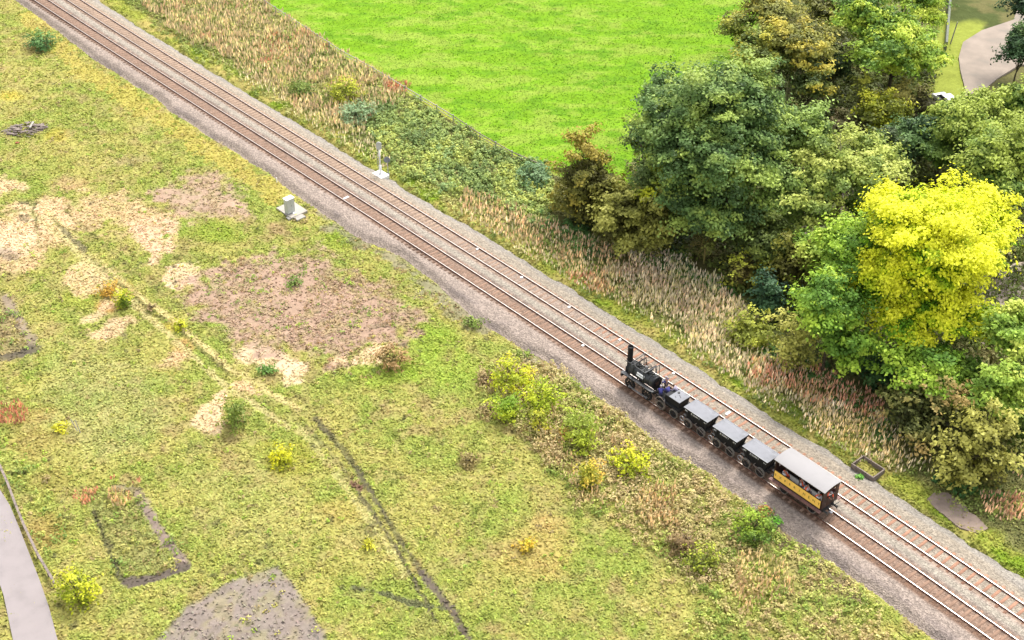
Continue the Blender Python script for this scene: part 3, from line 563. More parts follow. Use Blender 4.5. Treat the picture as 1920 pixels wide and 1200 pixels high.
    tree('thin yellow green bush with dry brown leaves above the pale flower spikes', 1393, 505, 38, 42, 2.4, [(120,100,60),(160,150,60),(190,186,60)], 'shrub', 'shrub', g, cr=.6, leaf=.16, dens=60, mode='height', hole=.15)
    tree('dark blue green bush right of the thin yellow green bush', 1440, 553, 32, 42, 2.2, [(34,62,46),(50,82,60),(72,104,72)], 'shrub', 'shrub', g, cr=.7, leaf=.18, dens=70)
    tree('olive brown feathery bush left of the bright green tree', 1478, 500, 44, 62, 3.2, [(86,80,28),(114,108,36),(146,138,46)], 'shrub', 'shrub', g, cr=.7, leaf=.2, dens=60, mode='height', bare=3)
    tree('round yellow bush at the foot of the wood, left of the cream bush', 1410, 618, 44, 33, 1.8, [(150,150,60),(194,188,72),(214,204,96)], 'shrub', 'shrub', g, cr=.6, leaf=.17, dens=75)
    tree('cream yellow upright bush between the round yellow bush and the bright green tree', 1493, 650, 36, 48, 2.4, [(140,134,66),(188,176,88),(214,198,110)], 'shrub', 'shrub', g, cr=.6, leaf=.17, dens=75, mode='height', lobes=[(1470,600,16,20,3)])
    tree('dark green round bush under the golden tree', 1652, 692, 42, 40, 2.6, [(44,76,40),(64,98,52),(90,122,66)], 'shrub', 'shrub', g, cr=.75, leaf=.2, dens=75)
    tree('large feathery olive brown hawthorn right of the carriage', 1738, 772, 68, 72, 3.6, [(72,76,36),(104,104,52),(140,128,70),(176,140,90)], 'hawthorn_tree', 'tree', g, cr=.8, leaf=.2, dens=66, mode='height', bare=7, hole=.1)
    tree('rounded olive yellow hawthorn at the right, lower of the two big ones', 1838, 835, 62, 76, 3.2, [(88,84,34),(124,116,48),(160,148,64),(186,172,90)], 'hawthorn_tree', 'tree', g, cr=.8, leaf=.2, dens=66, mode='height', bare=4, lobes=[(1795,880,30,30,1.8)])
    tree('green bush behind the big hawthorns at the right edge', 1905, 800, 34, 50, 3.0, [(84,104,40),(120,136,52),(156,160,70)], 'shrub', 'shrub', g, cr=.8, leaf=.2, dens=66)
    g = 'shrubs on the bank between the tracks and the field'
    R_ = dict(group=g)
    shrub('round yellow green shrub on the bank near the field fence', 643, 170, 31, 23, [(130,138,36),(176,174,50),(204,194,60)], mode='height', **R_)
    shrub('blue grey willow shrub just below the round yellow green shrub', 668, 211, 34, 22, [(104,124,92),(134,154,122),(160,176,146)], mode='height', spiky=3, **R_)
    shrub('small dark green shrub left of the round yellow green shrub', 562, 165, 22, 15, [(70,92,38),(102,122,50),(140,150,66)], **R_)
    shrub('sea green nettle patch shrub beside the dense dark hawthorn', 1000, 330, 34, 22, [(84,112,82),(112,140,108),(138,160,128)], **R_)
    g = dict(group='shrubs on the rough grass left of the tracks')
    Y1 = [(160,164,36),(204,200,36),(232,220,50),(236,204,66)]
    shrub('widest yellow shrub, at the top of the cluster left of the locomotive', 962, 706, 40, 31, Y1, **g)
    shrub('lime green yellow shrub nearest the tracks in the cluster', 1020, 748, 36, 30, [(136,154,30),(176,184,40),(206,204,50)], **g)
    shrub('lime shrub at the left of the cluster, below the widest yellow one', 950, 767, 29, 26, [(120,148,30),(166,180,40),(200,200,50)], **g)
    shrub('small yellow shrub with an orange top at the bottom of the cluster', 1012, 788, 20, 22, [(150,150,50),(200,190,50),(224,190,70)], **g)
    shrub('loose lime green shrub between the cluster and the wide yellow shrub', 1088, 800, 35, 36, [(150,158,60),(190,194,66),(208,206,76)], hole=.2, **g)
    shrub('small lime shrub below the loose lime green shrub', 1095, 840, 20, 18, [(150,158,40),(196,196,50)], **g)
    shrub('wide bright yellow shrub below the coal wagons', 1180, 864, 38, 27, Y1, **g)
    shrub('orange yellow upright shrub left of the wide bright yellow one', 1102, 893, 23, 28, [(160,154,40),(214,180,60),(232,176,84)], mode='height', **g)
    shrub('lone golden shrub in the open grass beside the tyre tracks', 525, 857, 25, 18, [(176,172,30),(224,206,30),(238,216,50)], **g)
    shrub('small yellow orange shrub in the grass near the bottom centre', 985, 1023, 15, 14, [(170,160,40),(214,190,50),(226,176,70)], **g)
    shrub('yellow green shrub in the bottom left corner beside the road rail', 140, 1106, 37, 34, [(150,156,30),(196,190,38),(220,206,54)], mode='height', **g)
    shrub('slender green birch sapling beside the pale sand patch', 441, 775, 22, 42, [(118,130,52),(150,156,64),(172,170,80)], name='sapling', cat='sapling', hc=2.0, hole=.1, **g)
    shrub('blue green bush at the top left corner', 75, 77, 27, 17, [(74,110,66),(104,142,84),(136,166,96)], spiky=2, **g)
    shrub('brown dock bush at the left end of the yellow cluster', 911, 712, 17, 13, [(130,96,76),(166,130,104),(186,154,120)], **g)
    shrub('red brown bramble bush at the edge of the sandy clearing', 735, 672, 27, 24, [(120,104,60),(166,124,84),(186,140,104)], mode='height', **g)
    shrub('green bramble mound beside the ballast below the carriage', 1412, 985, 44, 26, [(84,110,40),(122,146,50),(162,178,56)], **g)
    shrub('rust orange tuft of grass on the edge of the ballast', 1434, 962, 12, 13, [(170,110,60),(206,140,84),(222,164,104)], name='grass_tuft', cat='grass tuft', spiky=3, **g)
    shrub('bright green small plant next to the rust orange tuft', 1458, 976, 8, 6, [(80,150,50),(120,180,60)], name='plant', cat='plant', **g)
    shrub('green tuft bush on the ballast edge above the yellow cluster', 885, 602, 15, 12, [(110,126,56),(146,158,70)], **g)
    shrub('sprawling olive and lime bush in the rough ground at the lower right', 1318, 1050, 36, 26, [(120,126,46),(164,164,50),(196,190,66)], spiky=3, **g)
    shrub('dark brown bush right behind the sprawling olive and lime bush', 1275, 1020, 28, 24, [(120,92,72),(150,116,88),(170,136,104)], **g)
    shrub('orange leaved bush on the sandy bank left of the tyre tracks', 200, 545, 18, 14, [(206,150,60),(228,176,78)], **g)
    shrub('yellow and green bush touching the orange leaved bush', 232, 560, 17, 18, [(120,140,40),(176,176,40),(210,196,50)], mode='height', **g)
    shrub('tiny brown bush beside the old tyre tracks', 283, 577, 9, 7, [(140,110,84),(166,134,104)], **g)
    shrub('low yellow bush beside the mulch clearing', 335, 610, 15, 10, [(190,184,40),(220,204,50)], **g)
    shrub('small yellow plant between the tyre tracks and the ash patch', 690, 1022, 10, 8, [(190,180,40),(220,200,60)], name='plant', cat='plant', **g)
    shrub('small yellow plant near the leaning stakes at the left', 113, 803, 12, 8, [(216,200,40),(234,214,60)], name='plant', cat='plant', **g)
    shrub('low brown bush alone in the open grass above the centre bottom', 880, 863, 17, 10, [(130,104,70),(160,134,92)], **g)
    shrub('brown sedge bush next to the wide yellow shrub cluster, lower left', 915, 762, 12, 9, [(140,110,84),(170,140,110)], **g)
    shrub('small green bush in the mulch clearing', 552, 528, 15, 10, [(110,130,56),(146,160,80)], **g)
    shrub('dark green weed bush at the lip of the lower sand patch', 500, 693, 14, 8, [(96,130,60),(130,160,80)], **g)
    shrub('orange topped bush in the dry stalks left of the wagons', 1062, 815, 13, 12, [(190,140,70),(214,160,84)], **g)
    shrub('small green plant on the ballast beside the timber frame', 1611, 895, 7, 5, [(90,150,60),(120,176,70)], name='plant', cat='plant', group='shrubs on the bank between the tracks and the field')
trees()
# ------------------------------------------------------------------ flower spikes, weeds, brambles, grass (uncountable)
def scatter(polys, dens, margin=0):
    out = []
    for poly, k in polys:
        W_ = np.array([G(*p) for p in poly]); x0, y0 = W_.min(0); x1, y1 = W_.max(0); n = int((x1-x0)*(y1-y0)*dens*k)
        p = np.stack([RNG.uniform(x0, x1, n), RNG.uniform(y0, y1, n)], 1); d = polydist(p[:, 0], p[:, 1], [tuple(q) for q in W_])
        w = (fbm(p[:, 0]/2, p[:, 1]/2, 301)-.5)*3.0; p = p[d+w > -.3]; out.append(p)
    p = np.concatenate(out); s, l = inv(p[:, 0], p[:, 1]); return p[(l > edgeR(s)+.5) | (l < edgeL(s)-.4)]
def spikes(name, label, polys, dens, pal, hgt=(.7, 1.25), w=.066, thr=.0):
    p = scatter(polys, dens*1.0); n0 = fbm(p[:, 0]/2.2, p[:, 1]/2.2, 411+len(p) % 7)
    p = p[n0+RNG.random(len(p))*.25 > thr]; n = len(p); h = RNG.uniform(*hgt, n)*(.7+.6*fbm(p[:, 0]/3, p[:, 1]/3, 55)); lean = RNG.normal(size=(n, 2))*.10
    z0 = ZG; base = np.stack([p[:, 0], p[:, 1], np.full(n, z0)], 1); tip = base+np.stack([lean[:, 0]*h+.05, lean[:, 1]*h, h], 1)
    a = RNG.uniform(0, math.pi, n); V = []; t = np.clip((fbm(p[:, 0]/2.5, p[:, 1]/2.5, 77)-.25)*1.6+(RNG.random(n)-.5)*.6, 0, 1); br = np.where(RNG.random(n) < .4, 1.45, .95); col = palmix(pal, t, 2.7, 1.0)*(br*(.75+.5*RNG.random(n)))[:, None]
    for k in (0, math.pi/2):
        e = np.stack([np.cos(a+k), np.sin(a+k), a*0], 1)*(w*(.6+.8*RNG.random(n)))[:, None]; m = base+(tip-base)*.62; lo = base+(tip-base)*.36
        V.append(np.stack([lo, m+e, tip, m-e], 1))
    V = np.concatenate(V).reshape(-1, 3); o = npmesh(name, V, np.arange(len(V)).reshape(-1, 4), np.repeat(np.concatenate([col, col]), 4, 0), M_grass)
    tag(o, label, 'flower spikes', kind='stuff'); return p
def clumps(name, label, polys, dens, pal, h=.5, r=.4, leaf=.13, nl=14, sc=2.5, cat='weeds', thr=0, drift=None):
    p = scatter(polys, dens); n0 = fbm(p[:, 0]/2.4, p[:, 1]/2.4, 511); p = p[n0+RNG.random(len(p))*.3 > thr]; n = len(p)
    t = np.clip((fbm(p[:, 0]/sc, p[:, 1]/sc, 177)-.28)*2.2+(RNG.random(n)-.5)*.45, 0, 1); hs = h*(.5+1.0*fbm(p[:, 0]/3, p[:, 1]/3, 95))*(.7+.6*RNG.random(n))
    ci = np.repeat(np.arange(n), nl); N = len(ci); o = rvec(N); o[:, 2] = np.abs(o[:, 2])
    c = np.stack([p[ci, 0], p[ci, 1], np.full(N, ZG)], 1)+o*np.stack([np.full(N, r), np.full(N, r), hs[ci]], 1)*(.6+.4*RNG.random(N))[:, None]
    nr = unit(o+np.array([0, 0, .5])+rvec(N)*.7); V, Fq_ = leaf_quads(c, nr, leaf*(.6+.8*RNG.random(N)))
    col = palmix(pal, t, 2.5)[ci]*(.72+.5*RNG.random(N))[:, None]*(.85+.3*RNG.random(n))[ci][:, None]
    tag(npmesh(name, V, Fq_, np.repeat(col, 4, 0), M_leaf), label, cat, kind='stuff')
SCRUB = [(190,-40),(430,-40),(575,66),(760,180),(900,272),(1035,322),(1042,430),(1120,485),(1260,490),(1400,580),(1500,695),(1620,745),(1690,850),(1800,905),(1990,940),(1990,1010),(1800,945),(1700,895),(1600,865),(1480,780),(1370,708),(1250,634),(1130,556),(1000,486),(880,415),(780,362),(735,322),(640,272),(560,222),(450,152),(330,80)]
clumps('undergrowth', 'mixed green undergrowth covering the bank between the tracks and the wood', [(SCRUB, 1)], 3.4, [(116,124,62),(144,152,76),(170,170,92),(182,166,112)], h=.42, r=.42, leaf=.13, nl=13)
BR = [(690,190),(770,195),(850,232),(930,285),(1030,318),(1045,420),(1000,425),(930,380),(850,362),(760,325),(700,265),(655,240)]
clumps('brambles', 'grey green bramble carpet behind the signal posts', [(BR, 1)], 4.2, [(108,124,72),(136,150,86),(164,170,96),(190,184,92),(146,164,112)], h=.8, r=.42, leaf=.14, nl=22, sc=4)
clumps('nettles', 'deep green nettles under the hawthorns and along the wood edge', [([(1010,400),(1130,455),(1180,500),(1060,470)], 1), ([(1180,470),(1260,480),(1380,560),(1330,550)], 1), ([(1420,640),(1540,690),(1600,740),(1480,710)], .8), ([(1600,745),(1690,800),(1640,830),(1560,760)], .7), ([(1700,880),(1840,920),(1930,940),(1820,940)], 1), ([(1260,370),(1300,480),(1240,480)], .8), ([(970,300),(1035,322),(1030,350),(980,345)], .8)], 4.0, [(60,96,48),(84,122,62),(110,144,76)], h=.7, r=.4, leaf=.14, nl=20)
clumps('woodland_undergrowth', 'shaded olive undergrowth on the floor of the wood', [([(1180,330),(1480,60),(1740,60),(1740,260),(1980,300),(1980,860),(1800,840),(1600,700),(1420,560),(1200,440)], 1)], 2.6, [(66,68,30),(90,96,40),(112,120,50),(136,120,80)], h=1.5, r=.8, leaf=.2, nl=14)
PINK = [(184,160,128),(206,184,152),(216,202,164),(176,176,112),(204,172,146),(196,150,124)]
CREAM = [(196,172,146),(216,200,176),(224,214,190),(186,180,128),(206,182,160)]
spikes('willowherb', 'pinkish brown seeding willowherb filling the top of the bank', [([(200,-40),(440,-40),(560,55),(740,168),(760,186),(700,205),(690,255),(640,250),(560,210),(470,140),(345,72)], 1)], 13, PINK, thr=.44)
spikes('willowherb', 'cream and mauve seeding willowherb in front of the wood, right of the hawthorns', [([(1190,480),(1290,490),(1400,590),(1385,650),(1300,630),(1180,565),(1130,520)], 1.2), ([(1290,600),(1400,670),(1480,700),(1490,760),(1400,720),(1290,650)], .9)], 13, CREAM, thr=.42)
spikes('willowherb', 'sparse pale willowherb among green leaves between the brambles and the wood', [([(860,355),(960,390),(1060,440),(1190,490),(1150,555),(1010,480),(870,400)], .7)], 11, [(206,190,154),(204,168,134),(186,184,130)], thr=.44)
spikes('willowherb', 'dusky pink willowherb beside the track opposite the coal wagons', [([(1420,680),(1540,700),(1650,760),(1640,800),(1500,750),(1400,715)], 1)], 12, [(190,140,110),(208,160,136),(196,176,120)], thr=.42)
spikes('willowherb', 'straw and white willowherb opposite the carriage', [([(1500,745),(1620,780),(1690,850),(1690,880),(1600,860),(1500,790)], 1)], 12, [(206,186,130),(222,204,170),(228,220,204)], thr=.42)
spikes('willowherb', 'loose beige willowherb scattered through the whole green bank beside the far track', [([(860,350),(1060,440),(1260,490),(1420,600),(1520,700),(1690,800),(1760,900),(1690,895),(1600,868),(1480,785),(1370,712),(1250,638),(1130,560),(1000,490),(870,410)], 1), ([(480,150),(700,255),(730,320),(640,268),(560,215),(400,110)], 1)], 5.5, [(212,198,164),(220,206,180),(198,190,140),(214,186,164)], hgt=(.6, 1.05), thr=.2)
spikes('willowherb', 'rust coloured willowherb clump at the lower right edge', [([(1830,930),(1900,925),(1990,960),(1940,985),(1850,965)], 1), ([(1890,850),(1990,900),(1990,940),(1900,900)], .4)], 13, [(190,146,118),(208,172,142),(220,194,160)], thr=.3)
spikes('dock_stalks', 'rusty red dock stalks in the bank scrub and left waste ground', [([(720,163),(765,155),(770,170),(735,185)], 1.4), ([(1060,515),(1140,530),(1140,550),(1070,540)], .8), ([(500,60),(560,100),(540,130),(480,100)], .3), ([(-20,765),(45,760),(50,790),(-20,800)], 1.6), ([(140,930),(182,918),(185,930),(155,962)], 1.5), ([(355,160),(420,175),(400,190)], .4), ([(200,895),(222,892),(222,905),(205,908)], 1.3), ([(245,902),(262,905),(262,916),(248,914)], 1.3), ([(235,925),(250,930),(246,942)], 1.2)], 14, [(176,120,96),(200,146,118),(206,170,134)], hgt=(.5, .9))
spikes('dry_stalks', 'dry tan and pink stalks in the rough ground left of the train', [([(1200,915),(1255,915),(1275,990),(1215,1000),(1195,950)], 1.3), ([(1385,1040),(1475,1065),(1470,1120),(1400,1150),(1370,1090)], 1.2), ([(205,925),(232,920),(236,960),(212,972)], 1.4), ([(1030,760),(1075,840),(1090,900),(1140,940),(1180,960),(1110,960),(1050,880),(1000,790)], .55), ([(1120,760),(1180,830),(1150,850),(1100,800)], .5)], 12, [(184,158,120),(204,180,138),(214,198,156),(170,165,100)], hgt=(.6, 1.1), thr=.3)
ROUGH = [(900,690),(960,650),(1060,705),(1200,815),(1330,900),(1480,1010),(1640,1130),(1700,1230),(1250,1230),(1330,1140),(1180,1000),(1060,930),(990,800),(900,770)]
clumps('rough_weeds', 'mixed brown and green weeds in the rough ground left of the train', [(ROUGH, 1)], 5.0, [(124,136,56),(160,166,74),(192,180,110),(190,160,122),(166,130,98),(196,176,120)], h=.55, r=.36, leaf=.11, nl=16, sc=1.8, thr=.2)
clumps('meadow_weeds', 'scattered green and brown weeds over the open waste ground', [([(-60,60),(150,60),(600,380),(900,620),(980,700),(900,800),(1200,1010),(1350,1200),(-60,1200)], 1)], .32, [(132,150,56),(160,176,60),(196,180,96),(170,140,104),(150,124,92)], h=.26, r=.32, leaf=.11, nl=11, sc=1.6, thr=.42)
clumps('clearing_weeds', 'brown dead weeds dotted over the mulched clearing', [([(350,560),(440,490),(600,480),(720,530),(790,600),(620,670),(430,630)], 1), ([(640,440),(820,540),(880,620),(740,560)], .9), ([(590,660),(700,665),(760,690),(640,710)], 1.3)], 1.1, [(120,134,60),(150,160,80),(176,130,100),(150,116,96)], h=.25, r=.35, leaf=.1, nl=9, sc=1.5, thr=.45)
clumps('tangled_weeds', 'tangle of brown and pinkish dead weeds between the yellow shrubs', [([(930,690),(1050,700),(1200,815),(1330,900),(1400,960),(1300,1000),(1150,940),(1050,900),(985,800)], 1), ([(1240,1000),(1330,1000),(1400,1080),(1300,1110)], 1)], 3.6, [(160,156,80),(190,164,124),(206,176,140),(184,148,122)], h=.95, r=.4, leaf=.1, nl=18, sc=1.6, thr=.3)
clumps('trench_weeds', 'taller weeds inside the old trench plot at the lower left', [([(170,935),(230,912),(262,930),(335,1050),(232,1082)], 1), ([(-20,870),(90,880),(140,1000),(110,1060),(60,990),(10,900)], .8), ([(-20,570),(30,570),(60,640),(-20,660)], .8)], 1.5, [(116,136,64),(150,156,78),(184,170,96),(160,128,96)], h=.6, r=.36, leaf=.11, nl=14, sc=1.6, thr=.3)
def grass(name, label, n, region, size, h, cmul=(.89, 1.12)):
    Y = 64+RNG.random(int(n*1.7))*134; X = (RNG.random(len(Y))*2-1)*(Y*.44+12); px, py = PX(X, Y); s, l = inv(X, Y)
    fld = zone_field(px, py) & (l > 0); left = l < edgeL(s)-.25; verge = (l > edgeR(s)+.05) & ~fld
    k = {'left': left, 'verge': verge & (px < 1990) & (polydist(px, py, [(1060,300),(1340,240),(1400,60),(1440,-400),(2600,-400),(2600,900),(1900,880),(1700,770),(1480,640),(1200,480)]) < 0), 'field': fld & (px < 1500)}[region] & (px > -60) & (px < 1990) & (py > -60) & (py < 1270)
    X, Y, px, py = X[k], Y[k], px[k], py[k]; c = ground_col(X, Y)[0]; lum = c.sum(1)/K; green = (c[:, 1] > c[:, 0]*.97)
    keep = RNG.random(len(X)) < np.where(green, 1.0, np.where(c[:, 2] > c[:, 0]*.5, .10, .55)); X, Y, c = X[keep], Y[keep], c[keep]; n = len(X)
    z = gz(X, Y); cc = np.stack([X, Y, z+h*.5], 1); o = rvec(n); nr = unit(o*.7+np.array([0, 0, .9])); V, Fq_ = leaf_quads(cc, nr, size*(.6+.8*RNG.random(n)), .5)
    col = 1.2*np.array([1.01, 1.02, .98])*(1.2 if region == 'left' else (1.05 if region == 'verge' else .96))*c*RNG.uniform(*cmul, n)[:, None]*(1+.12*(RNG.random((n, 3))-.5)); tag(npmesh(name, V, Fq_, np.repeat(col, 4, 0), M_grass), label, 'grass', kind='stuff')
grass('meadow_grass', 'yellow green rough grass on the waste ground left of the tracks', 420000, 'left', .17, .14)
grass('verge_grass', 'grass strip along the right edge of the ballast', 300000, 'verge', .17, .16)
grass('field_grass', 'short bright green grass of the field beyond the fence', 200000, 'field', .13, .03, (.93, 1.07))
# ------------------------------------------------------------------ people
def skin_mesh(pts, edges, rad, sub=1, name='tmp'):
    me = bpy.data.meshes.new(name); me.from_pydata([tuple(p) for p in pts], edges, []); o = bpy.data.objects.new(name, me); S.collection.objects.link(o)
    sk = o.modifiers.new('skin', 'SKIN'); lay = me.skin_vertices[0].data
    for i, r in enumerate(rad): lay[i].radius = (r, r) if not isinstance(r, tuple) else r; lay[i].use_root = (i == 0)
    sb = o.modifiers.new('sub', 'SUBSURF'); sb.levels = sub; sb.render_levels = sub
    bpy.context.view_layer.update(); dg = bpy.context.evaluated_depsgraph_get(); m2 = bpy.data.meshes.new_from_object(o.evaluated_get(dg))
    bpy.data.objects.remove(o); vs = [tuple(v.co) for v in m2.vertices]; fs = [tuple(p.vertices) for p in m2.polygons]; bpy.data.meshes.remove(m2); return vs, fs
def merge(name, parts, mats, parent):
    v, f = [], []
    for vs, fs in parts: b = len(v); v += vs; f += [tuple(i+b for i in q) for q in fs]
    me = bpy.data.meshes.new(name); me.from_pydata(v, [], f)
    for p in me.polygons: p.use_smooth = True
    return link(name, me, mats, parent)
def ico(c, r, sz=(1, 1, 1)):
    import bmesh
    bm = bmesh.new(); bmesh.ops.create_icosphere(bm, subdivisions=2, radius=r); vs = [(c[0]+v.co.x*sz[0], c[1]+v.co.y*sz[1], c[2]+v.co.z*sz[2]) for v in bm.verts]
    fs = [tuple(v.index for v in f.verts) for f in bm.faces]; bm.free(); return vs, fs
POSE = {  # joints: pelvis, chest, neck, head, then per side shoulder, elbow, wrist, hip, knee, ankle, toe   (x forward, y left, z up)
 'stand': dict(pel=(0,0,.95), ch=(.03,0,1.32), nk=(.05,0,1.50), hd=(.08,0,1.66), sh=(.03,.19,1.42), el=[(.10,.27,1.14),(.12,-.26,1.15)], wr=[(.34,.20,1.10),(.30,-.20,1.02)], hip=(0,.09,.92), kn=[(.06,.10,.50),(-.02,-.11,.50)], an=[(.0,.11,.09),(-.06,-.12,.09)]),
 'sit': dict(pel=(0,0,.50), ch=(.02,0,.86), nk=(.04,0,1.04), hd=(.08,0,1.20), sh=(.02,.19,.96), el=[(.08,.27,.70),(.08,-.26,.70)], wr=[(.32,.14,.62),(.30,-.13,.63)], hip=(.0,.10,.48), kn=[(.43,.13,.50),(.43,-.13,.50)], an=[(.46,.12,.09),(.42,-.14,.09)]),
 'crouch': dict(pel=(-.05,0,.42), ch=(.20,0,.72), nk=(.32,0,.86), hd=(.42,0,.98), sh=(.25,.19,.80), el=[(.36,.28,.58),(.34,-.26,.56)], wr=[(.56,.16,.52),(.52,-.14,.46)], hip=(-.04,.10,.40), kn=[(.34,.16,.48),(.30,-.18,.42)], an=[(.06,.14,.09),(.02,-.16,.09)]),
 'lean': dict(pel=(0,0,.80), ch=(.24,0,1.08), nk=(.37,0,1.20), hd=(.48,0,1.30), sh=(.28,.19,1.16), el=[(.44,.26,.92),(.40,-.26,.94)], wr=[(.62,.14,.84),(.60,-.16,.86)], hip=(0,.10,.78), kn=[(.12,.11,.44),(-.02,-.12,.42)], an=[(.0,.12,.09),(-.16,-.13,.09)]),
}
def person(label, frame, x, y, z, face, pose, top, legs, hat=None, vest=None, group=None):
    """frame: the vehicle's world matrix; x,y,z position on it; face: heading in the vehicle's frame"""
    q = POSE[pose]; M = frame @ Matrix.Translation((x, y, z)) @ Matrix.Rotation(face, 4, 'Z')
    root = empty('person', M.to_translation(), 0, label, 'person', group); root.rotation_euler = M.to_euler()
    mir = lambda p, s: (p[0], p[1]*s, p[2])
    # ---- body: one surface of skin with arms, legs, neck
    pts = [q['pel'], q['ch'], q['nk'], tuple(Vector(q['hd'])+Vector((0, 0, -.02)))]; E_ = [(0,1),(1,2),(2,3)]; rd = [.125, .14, .055, .085]
    for k, s in enumerate((1, -1)):
        b = len(pts); hip, kn, an = mir(q['hip'], s), q['kn'][k], q['an'][k]; sh, el, wr = mir(q['sh'], s), q['el'][k], q['wr'][k]
        pts += [hip, kn, an, (an[0]+.13, an[1], .04), sh, el, wr]; E_ += [(0,b),(b,b+1),(b+1,b+2),(b+2,b+3),(1,b+4),(b+4,b+5),(b+5,b+6)]; rd += [.085, .055, .04, .035, .055, .042, .027]
    body = [skin_mesh(pts, E_, rd)]
    for k, s in enumerate((1, -1)):     # palm, four fingers and a thumb
        el, wr = Vector(q['el'][k]), Vector(q['wr'][k]); d = (wr-el).normalized(); side = Vector((0, 0, 1)).cross(d).normalized()*s; dn = Vector((0, 0, -1))
        palm = wr+d*.05; hp = [tuple(wr), tuple(palm)]; he = [(0, 1)]; hr = [(.024, .018), (.036, .016)]
        for j, L_ in enumerate((.068, .078, .073, .058)):
            o_ = side*(.028-.019*j); b = len(hp); r0 = palm+d*.035+o_; r1 = r0+d*L_*.55+dn*.012; r2 = r1+d*L_*.3+dn*.03; hp += [tuple(r0), tuple(r1), tuple(r2)]; he += [(1, b), (b, b+1), (b+1, b+2)]; hr += [.010, .0085, .007]
        b = len(hp); t0 = palm-d*.01+side*.036; t1 = t0+side*.02+d*.03+dn*.01; t2 = t1+d*.028+dn*.012; hp += [tuple(t0), tuple(t1), tuple(t2)]; he += [(1, b), (b, b+1), (b+1, b+2)]; hr += [.012, .010, .008]
        body.append(skin_mesh(hp, he, hr))
    hd = Vector(q['hd']); body += [ico(hd, .105, (.92, .78, 1.12)), ico(hd+Vector((.10, 0, -.01)), .018, (1, .8, 1.4)), ico(hd+Vector((0, .085, 0)), .022, (.8, .5, 1.3)), ico(hd+Vector((0, -.085, 0)), .022, (.8, .5, 1.3)), ico(hd+Vector((.085, 0, -.055)), .016, (.6, 1.5, .5))]
    ob = merge('body', body, M_skin, root)
    eyes = merge('eyes', [ico(hd+Vector((.09, s*.032, .02)), .011) for s in (1, -1)], M_hair, root)
    # ---- clothes
    jp = [tuple(Vector(q['pel'])+Vector((0, 0, .02))), q['ch'], tuple(Vector(q['nk'])-Vector((0, 0, .03)))]; je = [(0,1),(1,2)]; jr = [.165, .205, .08]
    for k, s in enumerate((1, -1)):
        b = len(jp); jp += [mir(q['sh'], s), q['el'][k], tuple(Vector(q['wr'][k])*.93+Vector(q['el'][k])*.07)]; je += [(1,b),(b,b+1),(b+1,b+2)]; jr += [.08, .062, .043]
    merge('jacket', [skin_mesh(jp, je, jr)], top, root)
    tp = [q['pel']]; te = []; tr_ = [.145]
    for k, s in enumerate((1, -1)):
        b = len(tp); tp += [mir(q['hip'], s), q['kn'][k], tuple(Vector(q['an'][k])+Vector((0, 0, .02)))]; te += [(0,b),(b,b+1),(b+1,b+2)]; tr_ += [.105, .075, .058]
    merge('trousers', [skin_mesh(tp, te, tr_)], legs, root)
    merge('boots', [skin_mesh([q['an'][k], (q['an'][k][0]+.02, q['an'][k][1], .05), (q['an'][k][0]+.17, q['an'][k][1], .04)], [(0,1),(1,2)], [.05, .055, .042]) for k in (0, 1)], M_hair, root)
    if vest:    # pale reflective bands round the chest
        ch = Vector(q['ch']); mb = MB()
        for t in (-.10, .02): c0 = ch+Vector((0, 0, t)); mb.ring(c0, (0, 0, 1), 1*.23, .18, .08, 16)
        for s in (1, -1): mb.bar(ch+Vector((.17, s*.09, -.1)), ch+Vector((.10, s*.10, .14)), .08, .03)
        mb.build('reflective_band', vest, root)
    if hat: merge('cap', [ico(hd+Vector((-.01, 0, .05)), .135, (1, .88, .8)), ico(hd+Vector((.10, 0, .035)), .07, (1, 1, .18))], hat, root)
    merge('hair', [ico(hd+Vector((-.03, 0, .02)), .108, (.86, .84, 1.02))], M_hair, root)
    return root
# ------------------------------------------------------------------ train
def frame_at(s0, c=C1):
    x0, y0 = T(s0, 0, c); x1, y1 = T(s0+1, 0, c); a = math.atan2(float(y1-y0), float(x1-x0)); return Matrix.Translation((float(x0), float(y0), 0)) @ Matrix.Rotation(a, 4, 'Z')
def vehicle(name, s0, label, cat, group=None):
    M = frame_at(s0); o = empty(name, M.to_translation(), M.to_euler().z, label, cat, group); return o, M
def text_mesh(name, txt, size, mat_, parent, loc, rot, spacing=1.0):
    cu = bpy.data.curves.new(name, 'FONT'); cu.body = txt; cu.size = size; cu.align_x = 'CENTER'; cu.align_y = 'CENTER'; cu.extrude = .004; cu.space_character = spacing
    to = bpy.data.objects.new(name, cu); S.collection.objects.link(to); bpy.context.view_layer.update()
    me = bpy.data.meshes.new_from_object(to.evaluated_get(bpy.context.evaluated_depsgraph_get())); bpy.data.objects.remove(to)
    o = link(name, me, mat_, parent); o.location = loc; o.rotation_euler = rot; return o
def wheel(parent, x, y, r, side, spoke=True, tyre=None):
    mb = MB(); c = Vector((x, y, r)); ax = (0, 1, 0)
    mb.ring(c, ax, r*.86, r*.70, .09)
    mb.cyl(c+Vector((0, -.07, 0)), c+Vector((0, .07, 0)), r*.22)
    for i in range(8 if spoke else 6):
        t = 2*math.pi*i/(8 if spoke else 6)+.2; e = Vector((math.cos(t), 0, math.sin(t))); mb.bar(c+e*r*.15, c+e*r*.76, .07, .09)
    w = mb.build('wheel', M_iron, parent); t = MB(); t.ring(c, ax, r, r*.84, .13, 28); t.ring(c-Vector((0, side*.07, 0)), ax, r*1.04, r*.85, .03, 28)
    t.build('tyre', tyre or M_tyre, w); return w
def axle(mb, x, r): mb.cyl((x, -.75, r), (x, .75, r), .06, n=8)
